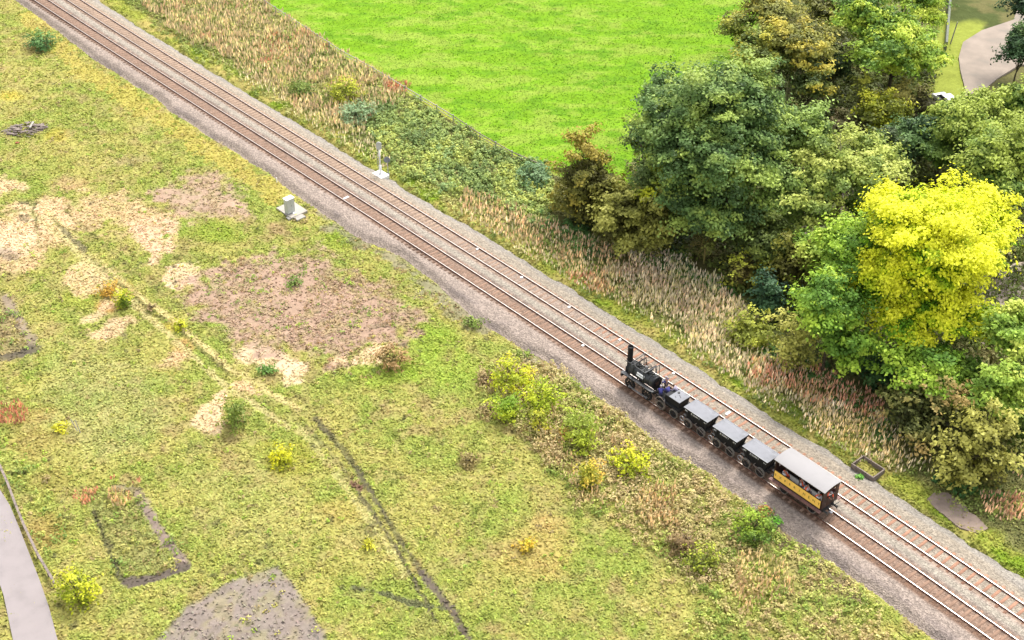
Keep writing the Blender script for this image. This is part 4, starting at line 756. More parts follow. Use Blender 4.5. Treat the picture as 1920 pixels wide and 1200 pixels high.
def make_loco():
    o, M = vehicle('steam_locomotive', -65.5, 'black early steam locomotive with a very tall chimney at the head of the train', 'locomotive')
    m = MB()
    for s in (-1, 1):
        m.box(-2.05, 1.85, s*.62-.06, s*.62+.06, .98, 1.22)
    for x in (-2.05, -.05, 1.75): m.box(x, x+.12, -.56, .56, .99, 1.19)
    m.box(-2.25, -2.05, -.95, .95, .95, 1.2); [axle(m, x, .6) for x in (-1.1, 1.1)]; m.build('frame', M_black, o, bevel=.01)
    m = MB(); m.cyl((-1.75, 0, 1.83), (1.5, 0, 1.83), .62, n=32); m.build('boiler', M_greyiron, o, smooth=True)
    m = MB()
    for x in (-1.70, -1.0, -.3, .4, 1.0, 1.46): m.ring((x, 0, 1.83), (1, 0, 0), .645, .61, .06, 32)
    m.build('boiler_band', M_iron, o)
    m = MB(); m.ring((1.53, 0, 1.83), (1, 0, 0), .66, .55, .08, 32); m.cyl((1.50, 0, 1.83), (1.525, 0, 1.83), .56, n=28); m.build('firebox_end', M_black, o)
    m = MB(); m.box(1.53, 1.6, -.2, .16, 1.6, 1.95); m.cyl((1.58, .3, 2.02), (1.58, .3, 2.14), .05); m.build('fire_door', M_brown, o)
    m = MB(); m.cyl((-2.0, 0, 1.25), (-2.0, 0, 2.55), .27, .25, 24); m.cyl((-2.0, 0, 2.55), (-2.0, 0, 4.02), .25, .265, 24, cap=False); m.ring((-2.0, 0, 4.02), (0, 0, 1), .30, .21, .10, 24); m.ring((-2.0, 0, 2.55), (0, 0, 1), .30, .22, .07, 24)
    m.cyl((-2.0, 0, 3.9), (-2.0, 0, 3.92), .20, n=20); m.box(-2.2, -1.6, -.34, .34, 1.15, 1.75); m.build('chimney', M_black, o, smooth=True)
    for x in (-1.1, 1.1):
        for s in (-1, 1): wheel(o, x, s*.80, .6, s, tyre=M_iron)
    for s in (-1, 1):
        m = MB(); m.bar((-1.1+.12, s*1.0, .42), (1.1+.12, s*1.0, .42), .07, .09)
        for x in (-.98, 1.22): m.cyl((x, s*.9, .42), (x, s*1.06, .42), .09)
        m.build('coupling_rod', M_galv, o)
        m = MB(); m.box(-2.1, 1.7, s*.92-.2, s*.92+.2, 1.50, 1.55); m.box(1.7, 1.95, s*.92-.14, s*.92+.14, 1.50, 1.55)
        for x in (-1.9, -.8, .4, 1.5): m.bar((x, s*.65, 1.15), (x, s*.95, 1.5), .06)
        m.build('running_board', M_greyiron, o)
    # upright cylinders let into the boiler, crossheads, side rods
    for x in (-.75, .55):
        m = MB(); m.cyl((x, 0, 2.2), (x, 0, 2.62), .20, n=18); m.ring((x, 0, 2.62), (0, 0, 1), .25, .10, .06, 18); m.cyl((x, 0, 2.6), (x, 0, 3.05 if x < 0 else 2.85), .035, n=8); m.build('cylinder', M_iron, o, smooth=True)
        zc = 3.05 if x < 0 else 2.85; m = MB(); m.bar((x, -.86, zc), (x, .86, zc), .09, .10)
        for s in (-1, 1):
            m.bar((x, s*.84, zc), (x+.10, s*.97, .5), .05, .05)
            for dx in (-.16, .16): m.bar((x+dx, s*.30, 2.3), (x+dx, s*.30, zc+.12), .03)
            m.bar((x-.2, s*.30, zc+.12), (x+.2, s*.30, zc+.12), .04)
        m.build('crosshead', M_iron, o)
    m = MB()    # parallel motion and valve gear
    for i in range(9):
        x = -1.3+i*.27; s = -1 if i % 2 else 1; m.bar((x, s*.22, 2.40), (x+.3, s*.34, 2.72), .035); m.bar((x+.3, s*.34, 2.72), (x+.42, -s*.1, 2.52), .035); m.cyl((x, s*.2, 2.38), (x, s*.2, 2.52), .05, n=8)
    m.bar((-1.4, .12, 2.66), (1.25, .12, 2.60), .04); m.bar((-1.4, -.2, 2.6), (1.25, -.2, 2.58), .04)
    for x in (-.4, -.15, .15, .85): m.bar((x, .42, 2.35), (x, .42, 2.95), .03); m.bar((x, .42, 2.95), (x+.16, .42, 2.98), .03); m.bar((x+.16, .42, 2.98), (x+.16, .42, 2.4), .03)
    m.build('valve_gear', M_iron, o)
    m = MB(); m.ring((-1.05, -.28, 2.5), (0, 1, .3), .16, .10, .05, 16); m.ring((-.1, .22, 2.58), (0, 1, 0), .2, .14, .05, 16); m.build('flywheel', M_galv, o)
    m = MB()    # slender guard frame above the motion
    zt = 3.0
    m.bar((-1.98, -.62, zt-.25), (.72, -.84, zt), .07); m.bar((-1.2, -.78, zt-.05), (-1.1, 1.0, zt+.22), .06); m.bar((.72, -.84, zt), (.80, 1.0, zt), .06)
    m.bar((-1.1, 1.0, zt+.22), (-1.02, 1.0, 1.5), .045); m.bar((.8, 1.0, zt), (.9, 1.0, 1.5), .045); m.bar((.72, -.84, zt), (.74, -.86, 1.52), .045); m.bar((-1.2, -.78, zt-.05), (-1.2, -.86, 1.52), .045); m.bar((.2, -.84, zt-.06), (.25, .2, zt-.02), .05)
    m.build('guard_frame', M_greyiron, o)
    m = MB(); m.cyl((1.0, .05, 2.4), (1.0, .05, 2.66), .15, .11); m.cyl((1.22, -.1, 2.4), (1.22, -.1, 2.56), .09); m.build('safety_valve', M_iron, o)
    m = MB(); m.cyl((1.2, .12, 2.5), (1.2, .12, 2.72), .06, n=10); m.build('whistle', M_white, o)
    m = MB(); a = math.radians(52); n = Vector((0, -math.sin(a), math.cos(a)*.0+.62)); m.poly([(-.46, -.74, 1.98), (.46, -.74, 1.98), (.46, -.60, 2.24), (-.46, -.60, 2.24)], (0, .03, .02))
    m.build('nameplate', M_white, o)
    t = text_mesh('plate_lettering', 'LOCOMOTION', .13, M_iron, o, (0, -.676, 2.115), (math.radians(62), 0, 0))
    m = MB()
    for x in (1.0, 1.16, 1.32): m.bar((x, -.35, 2.36), (x, .1, 2.47), .05, .03)
    m.build('boiler_rib', M_black, o); return o, M
def make_tender():
    o, M = vehicle('tender', -61.8, 'small black tender with a grey tank lid, carrying the crew behind the locomotive', 'tender'); r = .48
    m = MB(); m.box(-1.55, 1.35, -.72, -.58, .78, 1.02); m.box(-1.55, 1.35, .58, .72, .78, 1.02); m.box(-1.55, -1.42, -.58, .58, .8, 1.0); m.box(1.22, 1.35, -.58, .58, .8, 1.0); axle(m, -.8, r); axle(m, .8, r); m.build('frame', M_black, o)
    m = MB(); m.frust((-1.5, 1.3, -.82, .82), (-1.5, 1.3, -.86, .86), 1.03, 1.22); m.build('floor', M_iron, o)
    m = MB(); m.frust((-.45, 1.22, -.66, .66), (-.45, 1.3, -.72, .72), 1.22, 1.98); m.box(-1.45, -.45, -.86, -.80, 1.22, 1.5); m.box(-1.45, -.45, .80, .86, 1.22, 1.5); m.build('coal_box', M_black, o, bevel=.01)
    m = MB(); m.box(.02, 1.33, -.72, .72, 1.98, 2.04); m.build('tank_lid', M_cover, o, bevel=.01)
    m = MB(); m.bar((.55, .1, 2.06), (.95, -.12, 2.06), .03); m.build('lid_handle', M_iron, o); m = MB(); m.bar((.4, -.3, 2.06), (.62, -.42, 2.06), .03); m.build('lid_handle', M_iron, o); m = MB(); m.cyl((.3, .3, 2.04), (.3, .3, 2.09), .12); m.build('filler_cap', M_iron, o)
    for x in (-.8, .8):
        for s in (-1, 1): wheel(o, x, s*.80, r, s)
    m = MB(); m.ring((-.8, -.9, .86), (0, 1, 0), .62, .55, .05, 24); m.build('brake_hoop', M_wood, o)
    return o, M
M_paint = mat('white_lettering', (.92, .92, .92), .6, var=.01)
def chain(parent, x):
    m = MB()
    for i in range(5): m.ring((x+.1*i, 0, .80-.09*math.sin(math.pi*i/4)), (0, 1, 0) if i % 2 else (0, 0, 1), .07, .045, .025, 10)
    return m.build('coupling_chain', M_galv, parent)
def make_wagon():
    o, M = vehicle('coal_wagon', -58.42, 'x', 'wagon', 'black coal wagons between the tender and the carriage'); r = .48
    m = MB(); m.box(-1.30, 1.30, -.66, -.52, .72, .94); m.box(-1.30, 1.30, .52, .66, .72, .94); m.box(-1.3, -1.15, -.52, .52, .74, .92); m.box(1.15, 1.3, -.52, .52, .74, .92); axle(m, -.8, r); axle(m, .8, r)
    for s in (-1, 1):
        m.box(-1.62, -1.3, s*.5-.1, s*.5+.1, .74, .92); m.box(1.3, 1.62, s*.5-.1, s*.5+.1, .74, .92)
    m.build('underframe', M_black, o)
    m = MB(); m.frust((-1.16, 1.16, -.64, .64), (-1.42, 1.42, -.80, .80), .93, 2.02); m.build('body', M_black, o, bevel=.012)
    m = MB()
    for x in (-.92, -.35, .35, .92):
        for s in (-1, 1): m.bar((x*.85, s*.665, .95), (x, s*.82, 2.0), .07, .04)
    for y in (-.45, 0, .45):
        for s in (-1, 1): m.bar((s*1.19, y*.8, .95), (s*1.44, y, 2.0), .06, .05)
    m.build('stanchion', M_iron, o)
    m = MB(); m.frust((-1.44, 1.44, -.81, .81), (-1.44, 1.44, -.81, .81), 2.02, 2.06); m.frust((-1.42, 1.42, -.79, .79), (-1.2, 1.2, -.25, .25), 2.06, 2.10); m.build('cover', M_cover, o)
    # slack folds and a seam on the sheet
    m = MB(); m.bar((-1.43, .82, 2.07), (1.43, .82, 2.07), .03, .03); m.bar((-1.3, .5, 2.09), (1.3, .42, 2.09), .02, .012); m.bar((-1.43, -.82, 2.07), (1.43, -.82, 2.07), .03, .03); m.build('cover_rope', M_galv, o)
    for x in (-.8, .8):
        for s in (-1, 1): wheel(o, x, s*.80, r, s)
    ang = math.atan2(.16, 1.09)
    for x, tx, sz in ((-1.12, 'S&D', .17), (-.02, 'RAILWAY', .24), (1.15, 'No 4', .15)):
        text_mesh('lettering', tx, sz, M_paint, o, (x, -.795, 1.79), (math.pi/2-ang, 0, 0))
    m = MB(); m.bar((.1, -.92, 1.0), (1.25, -.98, .62), .06, .04); m.cyl((.1, -.95, 1.0), (.1, -.6, 1.0), .04); m.build('brake_lever', M_wood, o)
    chain(o, 1.55); m = MB(); m.ring((-1.5, -.86, .66), (0, 1, 0), .26, .21, .04, 18); m.build('brake_ring', M_galv, o)
    return o, M
def make_coach():
    o, M = vehicle('railway_carriage', -46.4, 'dark brown open carriage with yellow lettered side and long pale grey roof', 'carriage'); x0, x1 = -2.62, 2.55; w = 1.08; r = .46
    m = MB(); m.box(x0, x1, -.75, -.6, .72, 1.05); m.box(x0, x1, .6, .75, .72, 1.05); m.box(x0, x0+.15, -.6, .6, .74, 1.03); m.box(x1-.15, x1, -.6, .6, .74, 1.03)
    for x in (-1.55, 1.5): axle(m, x, r)
    m.box(x0, x1, -w, w, 1.07, 1.24); m.build('underframe', M_iron, o)
    for s in (-1, 1):
        m = MB(); m.box(x0, x1, s*w-.03, s*w+.03, 1.25, 2.2); sd = m.build('side_panel', M_brown, o)
        m = MB(); m.box(x0+.10, x1-.10, s*(w+.045)-.012, s*(w+.045)+.012, 1.36, 2.19); m.build('yellow_board', M_yellow, sd)
        m = MB(); m.box(x0-.2, x1+.15, s*1.27-.17, s*1.27+.17, 1.13, 1.19); 
        for x in (-1.9, -.6, .6, 1.8): m.bar((x, s*.8, .9), (x, s*1.3, 1.11), .05)
        m.build('footboard', M_step, o)
        m = MB(); m.box(x0-.1, x1+.1, s*(w+.01)-.02, s*(w+.01)+.02, 3.21, 3.26)
        for x in np.linspace(x0+.1, x1-.1, 26): m.box(x-.05, x+.05, s*(w+.06)-.01, s*(w+.06)+.01, 3.15, 3.20)
        m.build('valance', M_brown, o)
    word = 'EXPERIMENT'; xs = [x0+.25+(x1-x0-.5)*k/9.0 for k in range(10)]
    for k, ch in enumerate(word): text_mesh('lettering', ch, .36, M_letter, o, (xs[k], -w-.063, 1.77), (math.pi/2, 0, 0))
    for k, ch in enumerate(word): text_mesh('lettering', ch, .36, M_letter, o, (-xs[k], w+.063, 1.77), (math.pi/2, 0, math.pi))
    m = MB()
    for x in (x0+.04, x1-.04):
        for s in (-1, 1): m.box(x-.045, x+.045, s*(w-.08)-.045, s*(w-.08)+.045, 1.25, 3.25)
    for s in (-1, 1): m.box(-.03, .03, s*(w-.08)-.03, s*(w-.08)+.03, 2.2, 3.25); m.box(x0+.1, x1-.1, s*(w-.08)-.03, s*(w-.08)+.03, 3.17, 3.25)
    m.build('pillar', M_brown, o)
    for x, d in ((x0, -1), (x1, 1)):
        m = MB(); m.box(x-.03, x+.03, -w+.02, w-.02, 1.25, 2.25); m.box(x-.03, x+.03, -w+.02, -.52, 2.25, 3.28); m.box(x-.03, x+.03, .62, w-.02, 2.25, 3.28); m.box(x-.03, x+.03, -.52, .62, 3.0, 3.38)
        for y in (-.36, .36): m.box(x+d*.035-.01, x+d*.035+.01, y-.02, y+.02, 1.27, 2.24)
        m.build('end_panel', M_brown, o)
        m = MB(); m.box(x+d*.03-.03, x+d*.03+.03, -.56, .66, 2.22, 2.28); m.box(x+d*.03-.03, x+d*.03+.03, -.56, .66, 2.98, 3.03); m.build('window_frame', M_brown, o)
        m = MB(); m.cyl((x, -.62, .85), (x+d*.42, -.62, .85), .09); m.cyl((x+d*.42, -.62, .85), (x+d*.47, -.62, .85), .16); m.cyl((x, .62, .85), (x+d*.42, .62, .85), .09); m.cyl((x+d*.42, .62, .85), (x+d*.47, .62, .85), .16); m.build('buffer', M_greyiron, o)
    m = MB(); m.bar((x1+.06, -w+.1, 2.5), (x1+.06, -.56, 1.9), .03); m.build('grab_rail', M_iron, o)
    m = MB(); n = 14; vs = []
    for x in (x0-.16, x1+.16):
        for i in range(n+1):
            y = -1.14+2.28*i/n; vs.append((x, y, 3.30+.17*(1-(y/1.14)**2)))
        for i in range(n, -1, -1):
            y = -1.14+2.28*i/n; vs.append((x, y, 3.26+.17*(1-(y/1.14)**2)))
    k = 2*(n+1); fs = [(i, (i+1) % k, k+(i+1) % k, k+i) for i in range(k)]
    for b in (0, k): fs += [(b+i, b+i+1, b+k-2-i, b+k-1-i) for i in range(n)]
    m.add(vs, fs); m.build('roof', M_roof, o)
    m = MB()
    for s in (-1, 1): m.box(x0+.2, x1-.2, s*.80-.20, s*.80+.20, 1.66, 1.71); m.box(x0+.2, x1-.2, s*1.0-.02, s*1.0+.02, 1.72, 2.15)
    for s in (-1, 1):
        for x in (-2.2, -.8, .8, 2.2): m.box(x-.03, x+.03, s*.8-.15, s*.8+.15, 1.25, 1.66)
    m.build('bench', M_step, o)
    for x in (-1.55, 1.5):
        for s in (-1, 1): wheel(o, x, s*.80, r, s)
    m = MB(); m.box(x1+.2, x1+.5, -.12, .1, .5, .62); m.bar((x1, 0, .9), (x1+.35, 0, .56), .05); m.build('coupling_hook', M_galv, o)
    m = MB(); m.bar((x1+.1, -.55, .95), (x1+.3, 1.12, 1.02), .05); m.build('end_step', M_iron, o)
    return o, M
make_loco(); _, MT = make_tender()
wg, _ = make_wagon(); lab = ['black coal wagon with grey cover directly behind the tender', 'middle black coal wagon of the three with grey covers', 'black coal wagon with grey cover coupled in front of the brown carriage']
wg['label'] = lab[0]
for k in (1, 2):
    c = copy_tree(wg); Mk = frame_at(-58.42+3.48*k); c.location = Mk.to_translation(); c.rotation_euler = (0, 0, Mk.to_euler().z); c['label'] = lab[k]
_, MC = make_coach()
navy = mat('navy_overalls', (.045, .045, .20), .8, var=.2); navy2 = mat('navy_trousers', (.02, .02, .05), .8); lilac = mat('pale_shirt', P(205, 195, 225), .8); orange = mat('orange_workwear', (.95, .13, .05), .7, var=.15); capc = mat('pale_cap', P(240, 225, 232), .7)
band = mat('reflective_band', (.75, .75, .78), .4); jeans = mat('grey_blue_trousers', P(170, 180, 215), .8); ow = mat('orange_trousers', (.6, .09, .035), .7)
gc_ = 'crew riding on the tender'
person('crew member in navy overalls and pale cap standing on the tender, facing the boiler', MT, -1.28, .28, 1.22, math.pi, 'stand', navy, navy2, capc, group=gc_)
person('crew member in navy crouching at the near front corner of the tender', MT, -1.15, -.52, 1.05, math.pi*.75, 'crouch', navy, navy2, capc, group=gc_)
person('crew member in navy with a pink face crouching in the middle of the tender', MT, -.62, .0, 1.22, math.pi*.95, 'crouch', navy, navy2, None, group=gc_)
person('dark haired crew member in a pale lilac shirt leaning against the tank lid', MT, -.10, .52, 1.42, math.pi*1.1, 'crouch', lilac, navy2, None, group=gc_)
gp_ = 'passengers in orange riding in the carriage'
person('passenger in orange and white seated alone at the front of the carriage', MC, -1.75, -.74, 1.34, math.pi/2*.8, 'sit', orange, ow, None, band, group=gp_)
person('passenger in white cap at the middle of the carriage opening', MC, -.05, -.62, 1.36, math.pi*.3, 'sit', orange, jeans, capc, band, group=gp_)
person('passenger in orange bending forward in the carriage, grey blue trousers', MC, .62, -.74, 1.34, math.pi*.05, 'sit', orange, jeans, None, band, group=gp_)
person('passenger in orange with a pale hat at the rear corner of the carriage', MC, 1.95, -.76, 1.34, math.pi*.8, 'sit', orange, ow, capc, band, group=gp_)
person('passenger in orange and white seen through the end window of the carriage', MC, 2.12, .12, 1.25, -.2, 'lean', orange, ow, capc, band, group=gp_)
# ------------------------------------------------------------------ lineside things
def at(x, y, z=ZG): X, Y = G(x, y, z); return X, Y
ta = frame_at(-113).to_euler().z
x, y = at(714, 327, -.25); o = empty('signal_post', (x, y, -.5), ta, 'tall grey signal post with oval head on a square white base, beside the track', 'signal')
m = MB(); m.box(-.85, .85, -.6, .6, -.15, .32); m.build('base', M_white, o, bevel=.02)
m = MB(); m.cyl((0, 0, .32), (0, 0, 1.5), .15, n=14); m.cyl((0, 0, 1.5), (0, 0, 3.9), .10, n=12); m.ring((0, 0, .36), (0, 0, 1), .28, .12, .06, 14); m.build('post', M_white, o, smooth=True)
m = MB(); n = 20; prof = [(.32*math.cos(t), .32*math.sin(t)+(.38 if math.sin(t) > 0 else 0)) for t in [2*math.pi*i/n for i in range(n)]]
hx = Vector((math.cos(-ta), math.sin(-ta), 0)); hy = Vector((-hx.y, hx.x, 0)); m.poly([hx*a+hy*-.16+Vector((0, 0, 3.95+b)) for a, b in prof], hy*.1); m.cyl(hy*-.06+Vector((0, 0, 4.1)), hy*.22+Vector((0, 0, 4.1)), .14); m.build('signal_head', M_cabinet, o)
m = MB(); 
for s in (-1, 1): m.bar((-.22, s*.16, .35), (-.22, s*.16, 3.7), .03)
for k in range(11): m.bar((-.22, -.16, .5+k*.3), (-.22, .16, .5+k*.3), .03)
m.build('ladder', M_galv, o)
x, y = at(728, 327, -.5); o = empty('track_sign', (x, y, -.5), ta, 'short grey sign post with a blue grey disc, right of the tall signal post', 'sign')
m = MB(); m.cyl((0, 0, -.1), (0, 0, 2.2), .05, n=10); m.cyl((0, 0, 0), (0, 0, .12), .16); m.build('post', M_galv, o)
m = MB(); m.cyl(hy*.02+hx*-.06+Vector((0, 0, 1.95)), hy*.06+hx*-.06+Vector((0, 0, 1.95)), .38, n=24); m.build('disc', mat('blue_grey_sign', P(176, 182, 198), .5), o)
x, y = at(548, 392, -.4); o = empty('cabinet_base', (x, y, -.5), ta, 'flat concrete slab under the grey equipment cabinet', 'slab')
m = MB(); m.box(-1.35, 1.55, -1.25, 1.0, -.2, .2); m.build('slab', M_concrete, o, bevel=.03)
m = MB(); m.box(1.552, 2.3, -.95, .2, -.2, .13); m.box(.9, 1.5, -1.55, -1.26, -.2, .12); m.build('slab_extension', M_wconc, o)
m = MB(); m.box(.75, 1.1, -.6, -.25, .205, .26); m.build('cover_plate', M_white, o)
x, y = at(544, 398, -.3); o = empty('equipment_cabinet', (x, y, -.3), ta, 'upright pale grey equipment cabinet standing on its concrete slab', 'cabinet')
m = MB(); m.box(-.32, .32, -.5, .5, .08, 1.82); m.build('housing', M_cabinet, o, bevel=.03)
m = MB(); m.box(-.38, .38, -.56, .56, 1.822, 1.92); m.build('lid', M_white, o, bevel=.03)
m = MB(); m.box(.322, .335, -.47, -.01, .15, 1.76); m.box(.322, .335, .01, .47, .15, 1.76); d = m.build('door', M_cabinet, o); m = MB(); m.box(.337, .36, .05, .09, .9, 1.1); m.build('handle', M_galv, d)
m = MB(); m.box(-.30, .30, -.48, .48, 0, .08); m.build('plinth', M_galv, o)
x, y = at(519, 341); o = empty('marker_post', (x, y, ZG), 0, 'small white marker post above the concrete slab', 'post'); m = MB(); m.cyl((0, 0, -.1), (0, 0, .55), .07, .06, 10); m.cyl((0, 0, .55), (0, 0, .6), .06, .03, 10); m.build('stake', M_white, o)
for (x, y, c, lb) in [(1016,520,C1,0),(895,467,C2,'small white plate between the rails of the empty track, first right of the signal post'),(978,520,C2,'second white plate between the rails of the empty track'),(1067,576,C2,'third white plate between the rails of the empty track'),(1162,637,C2,'white plate between the rails just before the chimney'),(1263,700,C2,'white plate between the rails beside the standing crew member'),(1365,775,C2,'white plate between the rails opposite the coal wagons, the largest one'),(1093,648,C1,'white plate between the rails of the train track ahead of the locomotive'),(649,371,C1,'long white bar plate between the rails near the cabinet')]:
    if not lb: continue
    X, Y = at(x, y, -.14); sz = .30 if 'largest' in lb else (.36 if 'bar' in lb else .13); mm = MB(); mm.box(-sz, sz, -.12, .12, -.08, .04); o = mm.build('track_plate', M_white); o.location = (X, Y, -.12); o.rotation_euler = (0, 0, ta+math.pi/2); tag(o, lb, 'plate', 'white plates fixed between the rails')
# timber frame pit
X, Y = at(1627, 880, -.45); tb = frame_at(-45).to_euler().z; o = empty('timber_pit', (X, Y, -.7), tb, 'open rectangular pit edged with pale boards at the ballast edge behind the carriage', 'pit')
for (a, b) in (((-1.15, -.8), (1.15, -.8)), ((1.15, -.8), (1.15, .8)), ((1.15, .8), (-1.15, .8)), ((-1.15, .8), (-1.15, -.8))):
    m = MB(); dx = .05 if a[1] == b[1] else 0; dy = 0 if a[1] == b[1] else .05; m.box(min(a[0], b[0])-.05+(0 if dx else 0), max(a[0], b[0])+.05, min(a[1], b[1])-(.05 if dx else -.05), max(a[1], b[1])+(.05 if dx else -.05), -.1, .62); m.build('board', M_wood, o)
# weathered slabs on the bank
for (x, y, pts, lb) in [(1783, 952, [(-1.9,-.9),(-.3,-1.3),(1.6,-1.1),(1.9,.3),(.6,1.1),(-1.2,1.2),(-2.0,.4)], 'grey concrete slab in the grass right of the carriage, upper of two'), (1810, 975, [(-1.5,-1.0),(.2,-1.3),(1.7,-.7),(1.9,.5),(.4,1.0),(-1.3,.7)], 'grey concrete slab in the grass right of the carriage, lower of two')]:
    X, Y = at(x, y); m = MB(); m.poly([(a, b, 0) for a, b in pts], (0, 0, .22)); o = m.build('concrete_slab', mat('weathered_slab', P(184, 160, 144), .95, var=.1, scale=1.5, bump=.3), bevel=.03); o.location = (X, Y, ZG-.06+(.012 if 'lower' in lb else 0)); o.rotation_euler = (0, 0, tb); tag(o, lb, 'slab', 'concrete slabs on the bank')
# field boundary: low post and rail fence
fp = [(440,-26),(480,0),(575,62),(640,105),(700,138),(760,174),(850,228),(900,262),(960,296),(1020,322)]
W_ = [at(*p) for p in fp]; o = empty('field_fence', (*W_[2], ZG), 0, 'low pale concrete and wire fence along the edge of the bright green field', 'fence'); iv = Matrix.Translation((-W_[2][0], -W_[2][1], -ZG))
for i, (a, b) in enumerate(zip(W_[:-1], W_[1:])):
    m = MB(); m.bar((*a, ZG+.82), (*b, ZG+.82), .07, .09); m.bar((*a, ZG+.4), (*b, ZG+.4), .05, .07); q = m.build('rail', M_wconc if i < 6 else M_wood, o); q.matrix_parent_inverse = iv
for a, b in zip(W_[:-1], W_[1:]):
    L_ = math.dist(a, b); k = max(1, int(L_/2.6))
    for j in range(k):
        t = j/k; p = (a[0]*(1-t)+b[0]*t, a[1]*(1-t)+b[1]*t); m = MB(); m.box(p[0]-.07, p[0]+.07, p[1]-.07, p[1]+.07, ZG-.2, ZG+1.0); q = m.build('post', M_wconc, o); q.matrix_parent_inverse = iv
M_lane = mat('pale_lane', P(224, 204, 184, .5), .9, var=.06, scale=.6)
# lane at the lower left and its rail
def sheet(name, pts, z, mt, kind='structure', thick=.0):
    W_ = [at(*p) for p in pts]; m = MB(); m.poly([(a, b, z) for a, b in W_], (0, 0, -.5)); q = m.build(name, mt); tag(q, kind=kind); return q
sheet('road', [(-160,760),(-60,840),(0,920),(20,952),(38,995),(60,1052),(75,1090),(93,1142),(112,1215),(130,1280),(45,1280),(28,1215),(8,1120),(-6,1080),(-60,960)], ZG+.27, M_asphalt)
sheet('road', [(1805,82),(1840,60),(1900,40),(1930,-60),(2060,-60),(2010,60),(1960,120),(1910,125),(1870,150),(1840,175),(1822,192),(1812,182),(1800,135),(1797,110)], ZG+.27, M_yard)
sheet('path', [(1810,178),(1822,190),(1832,205),(1826,222),(1812,214),(1806,196)], ZG+.285, M_yard)
sheet('path', [(1500,405),(1570,370),(1650,330),(1670,345),(1640,370),(1590,410),(1560,440),(1505,455)], ZG+.26, M_yard)
sheet('road', [(1820,520),(1890,500),(1980,480),(1980,600),(1900,640),(1840,650),(1790,560),(1700,420),(1740,400)], ZG+.26, M_lane)
rp = [(-40,800),(0,874),(14,905),(28,943),(45,985),(70,1038),(90,1072),(103,1094)]
W_ = [at(*p, ZG+.55) for p in rp]; o = empty('barrier_rail', (*W_[1], ZG), 0, 'low weathered timber barrier rail running along the lane at the lower left', 'barrier'); iv = Matrix.Translation((-W_[1][0], -W_[1][1], -ZG))
for a, b in zip(W_[:-1], W_[1:]):
    m = MB(); m.bar((*a, ZG+.55), (*b, ZG+.55), .20, .16); q = m.build('rail', M_wood, o); q.matrix_parent_inverse = iv
    m = MB(); m.box(a[0]-.09, a[0]+.09, a[1]-.09, a[1]+.09, ZG-.2, ZG+.46); q = m.build('post', M_wood, o); q.matrix_parent_inverse = iv
# rubble pile of boards, top left
X, Y = at(48, 245); rnd = random.Random(4)
LB = ['pale broken plank lying crosswise on top of the scrap timber heap']
m = MB()
for k in range(85):
    a = rnd.uniform(-2.3, 2.3); b = rnd.uniform(-1.7, 1.7)*(1-abs(a)/3.0); an = rnd.gauss(.5, .5); L_ = rnd.uniform(.5, 1.7); z = rnd.uniform(.05, .6)*(1-abs(a)/3.2); e = Vector((math.cos(an), -math.sin(an)*.8, rnd.uniform(-.12, .12)))*L_/2
    c = Vector((a, b, z)); m.bar(c-e, c+e, rnd.uniform(.08, .24), .06)
o = m.build('timber_heap', M_wood); o.location = (X, Y, ZG+.02); o.rotation_euler = (0, 0, .35); tag(o, 'heap of weathered grey scrap boards in the grass at the upper left', 'timber heap', kind=None)
mm = MB(); mm.bar((0, -.55, 0), (.1, .75, .12), .24, .07); o = mm.build('plank', M_wconc); o.location = (*at(60, 242), ZG+.52); tag(o, LB[0], 'plank')
mm = MB(); mm.box(-.22, .22, -.14, .14, 0, .25); o = mm.build('brick_lump', mat('old_brick', P(200, 110, 80), .9), bevel=.03); o.location = (*at(33, 270), ZG); tag(o, 'reddish brick lump below the scrap timber heap', 'brick')
for k, (x, y, dx) in enumerate([(147, 800, -.35), (151, 802, -.12)]):
    mm = MB(); mm.bar((0, 0, -.1), (dx-.1, .1, 1.45), .06); o = mm.build('stake', M_wconc); o.location = (*at(x, y+10), ZG); tag(o, ['left one of the two pale leaning stakes in the grass', 'right one of the two pale leaning stakes in the grass'][k], 'stake', 'leaning stakes')
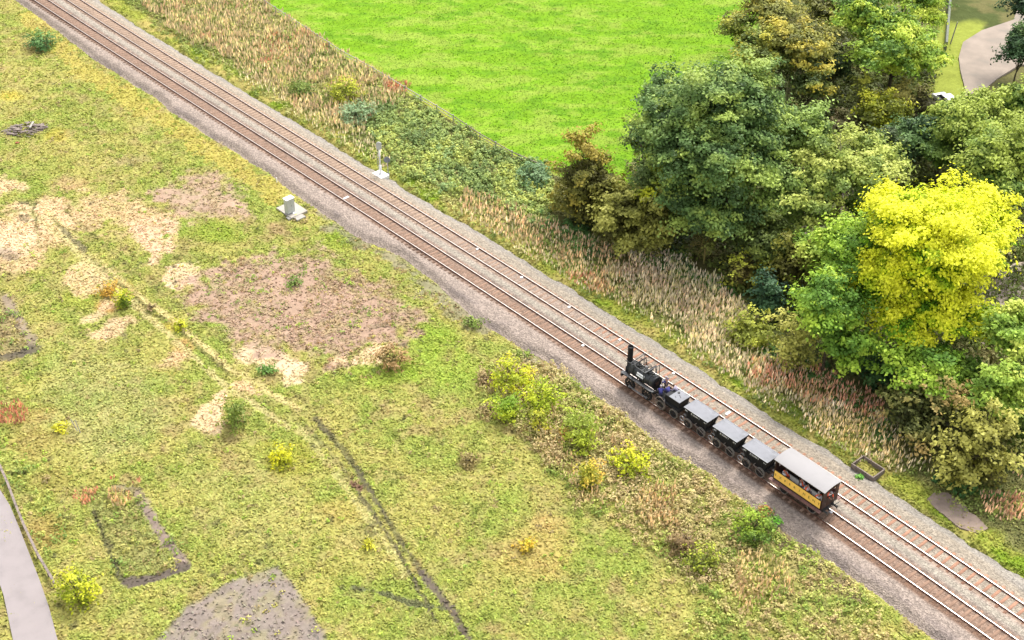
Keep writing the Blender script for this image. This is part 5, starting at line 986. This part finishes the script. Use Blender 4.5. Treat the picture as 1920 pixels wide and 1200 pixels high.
# wheelie bin, garden post, low wall, parked white car under the trees
X, Y = at(1769, 119); o = empty('wheelie_bin', (X, Y, ZG), .3, 'dark green wheelie bin on the grass verge near the yard', 'bin')
m = MB(); m.frust((-.24, .24, -.26, .26), (-.32, .32, -.36, .36), .06, .98); m.build('bin_body', M_bin, o, bevel=.02); m = MB(); m.box(-.36, .36, -.40, .40, .982, 1.06); m.build('lid', M_bin, o, bevel=.02)
m = MB(); m.cyl((-.22, .3, .1), (-.14, .3, .1), .1); m.cyl((.14, .3, .1), (.22, .3, .1), .1); m.build('wheel', M_black, o)
X, Y = at(1782, 82); mm = MB(); mm.cyl((0, 0, -.1), (.35, 0, 3.2), .09, .07, 10); o = mm.build('pale_pole', M_wconc); o.location = (X, Y, ZG); tag(o, 'pale leaning pole at the edge of the yard above the green bin', 'pole')
a, b = at(1772, 95), at(1782, -20); m = MB(); m.bar((*a, ZG+.6), (*b, ZG+.6), .3, 1.4); o = m.build('yard_wall', mat('dull_grey_wall', P(150, 156, 140), .9)); tag(o, 'low grey wall running up from the green bin beside the yard', 'wall')
def car(x, y, rz, label, paint):
    X, Y = at(x, y); o = empty('parked_car', (X, Y, ZG+.2), rz, label, 'car', 'cars parked beneath the trees')
    m = MB(); pr = [(-2.1,.35),(-2.1,.75),(-1.9,.95),(-1.0,1.02),(.9,.98),(1.9,.82),(2.1,.6),(2.1,.35)]; m.poly([(a, -.85, b) for a, b in pr], (0, 1.7, 0)); m.build('body', paint, o, bevel=.06)
    m = MB(); m.frust((-1.6, 1.15, -.80, .80), (-1.15, .35, -.62, .62), 1.0, 1.42); m.build('window', M_black, o); m = MB(); m.frust((-1.18, .38, -.64, .64), (-1.1, .3, -.58, .58), 1.42, 1.47); m.build('roof', paint, o)
    for xx in (-1.3, 1.3):
        for s in (-1, 1): m = MB(); m.cyl((xx, s*.74, .33), (xx, s*.9, .33), .33, n=18); m.build('wheel', M_black, o)
    for s in (-1, 1): m = MB(); m.box(2.06, 2.13, s*.6-.15, s*.6+.15, .6, .75); m.build('headlight', M_cover, o)
white = mat('white_car_paint', (.7, .7, .72), .25, spec=.5)
car(1772, 200, 1.9, 'white car half hidden by the mid green leafy tree near the yard', white)
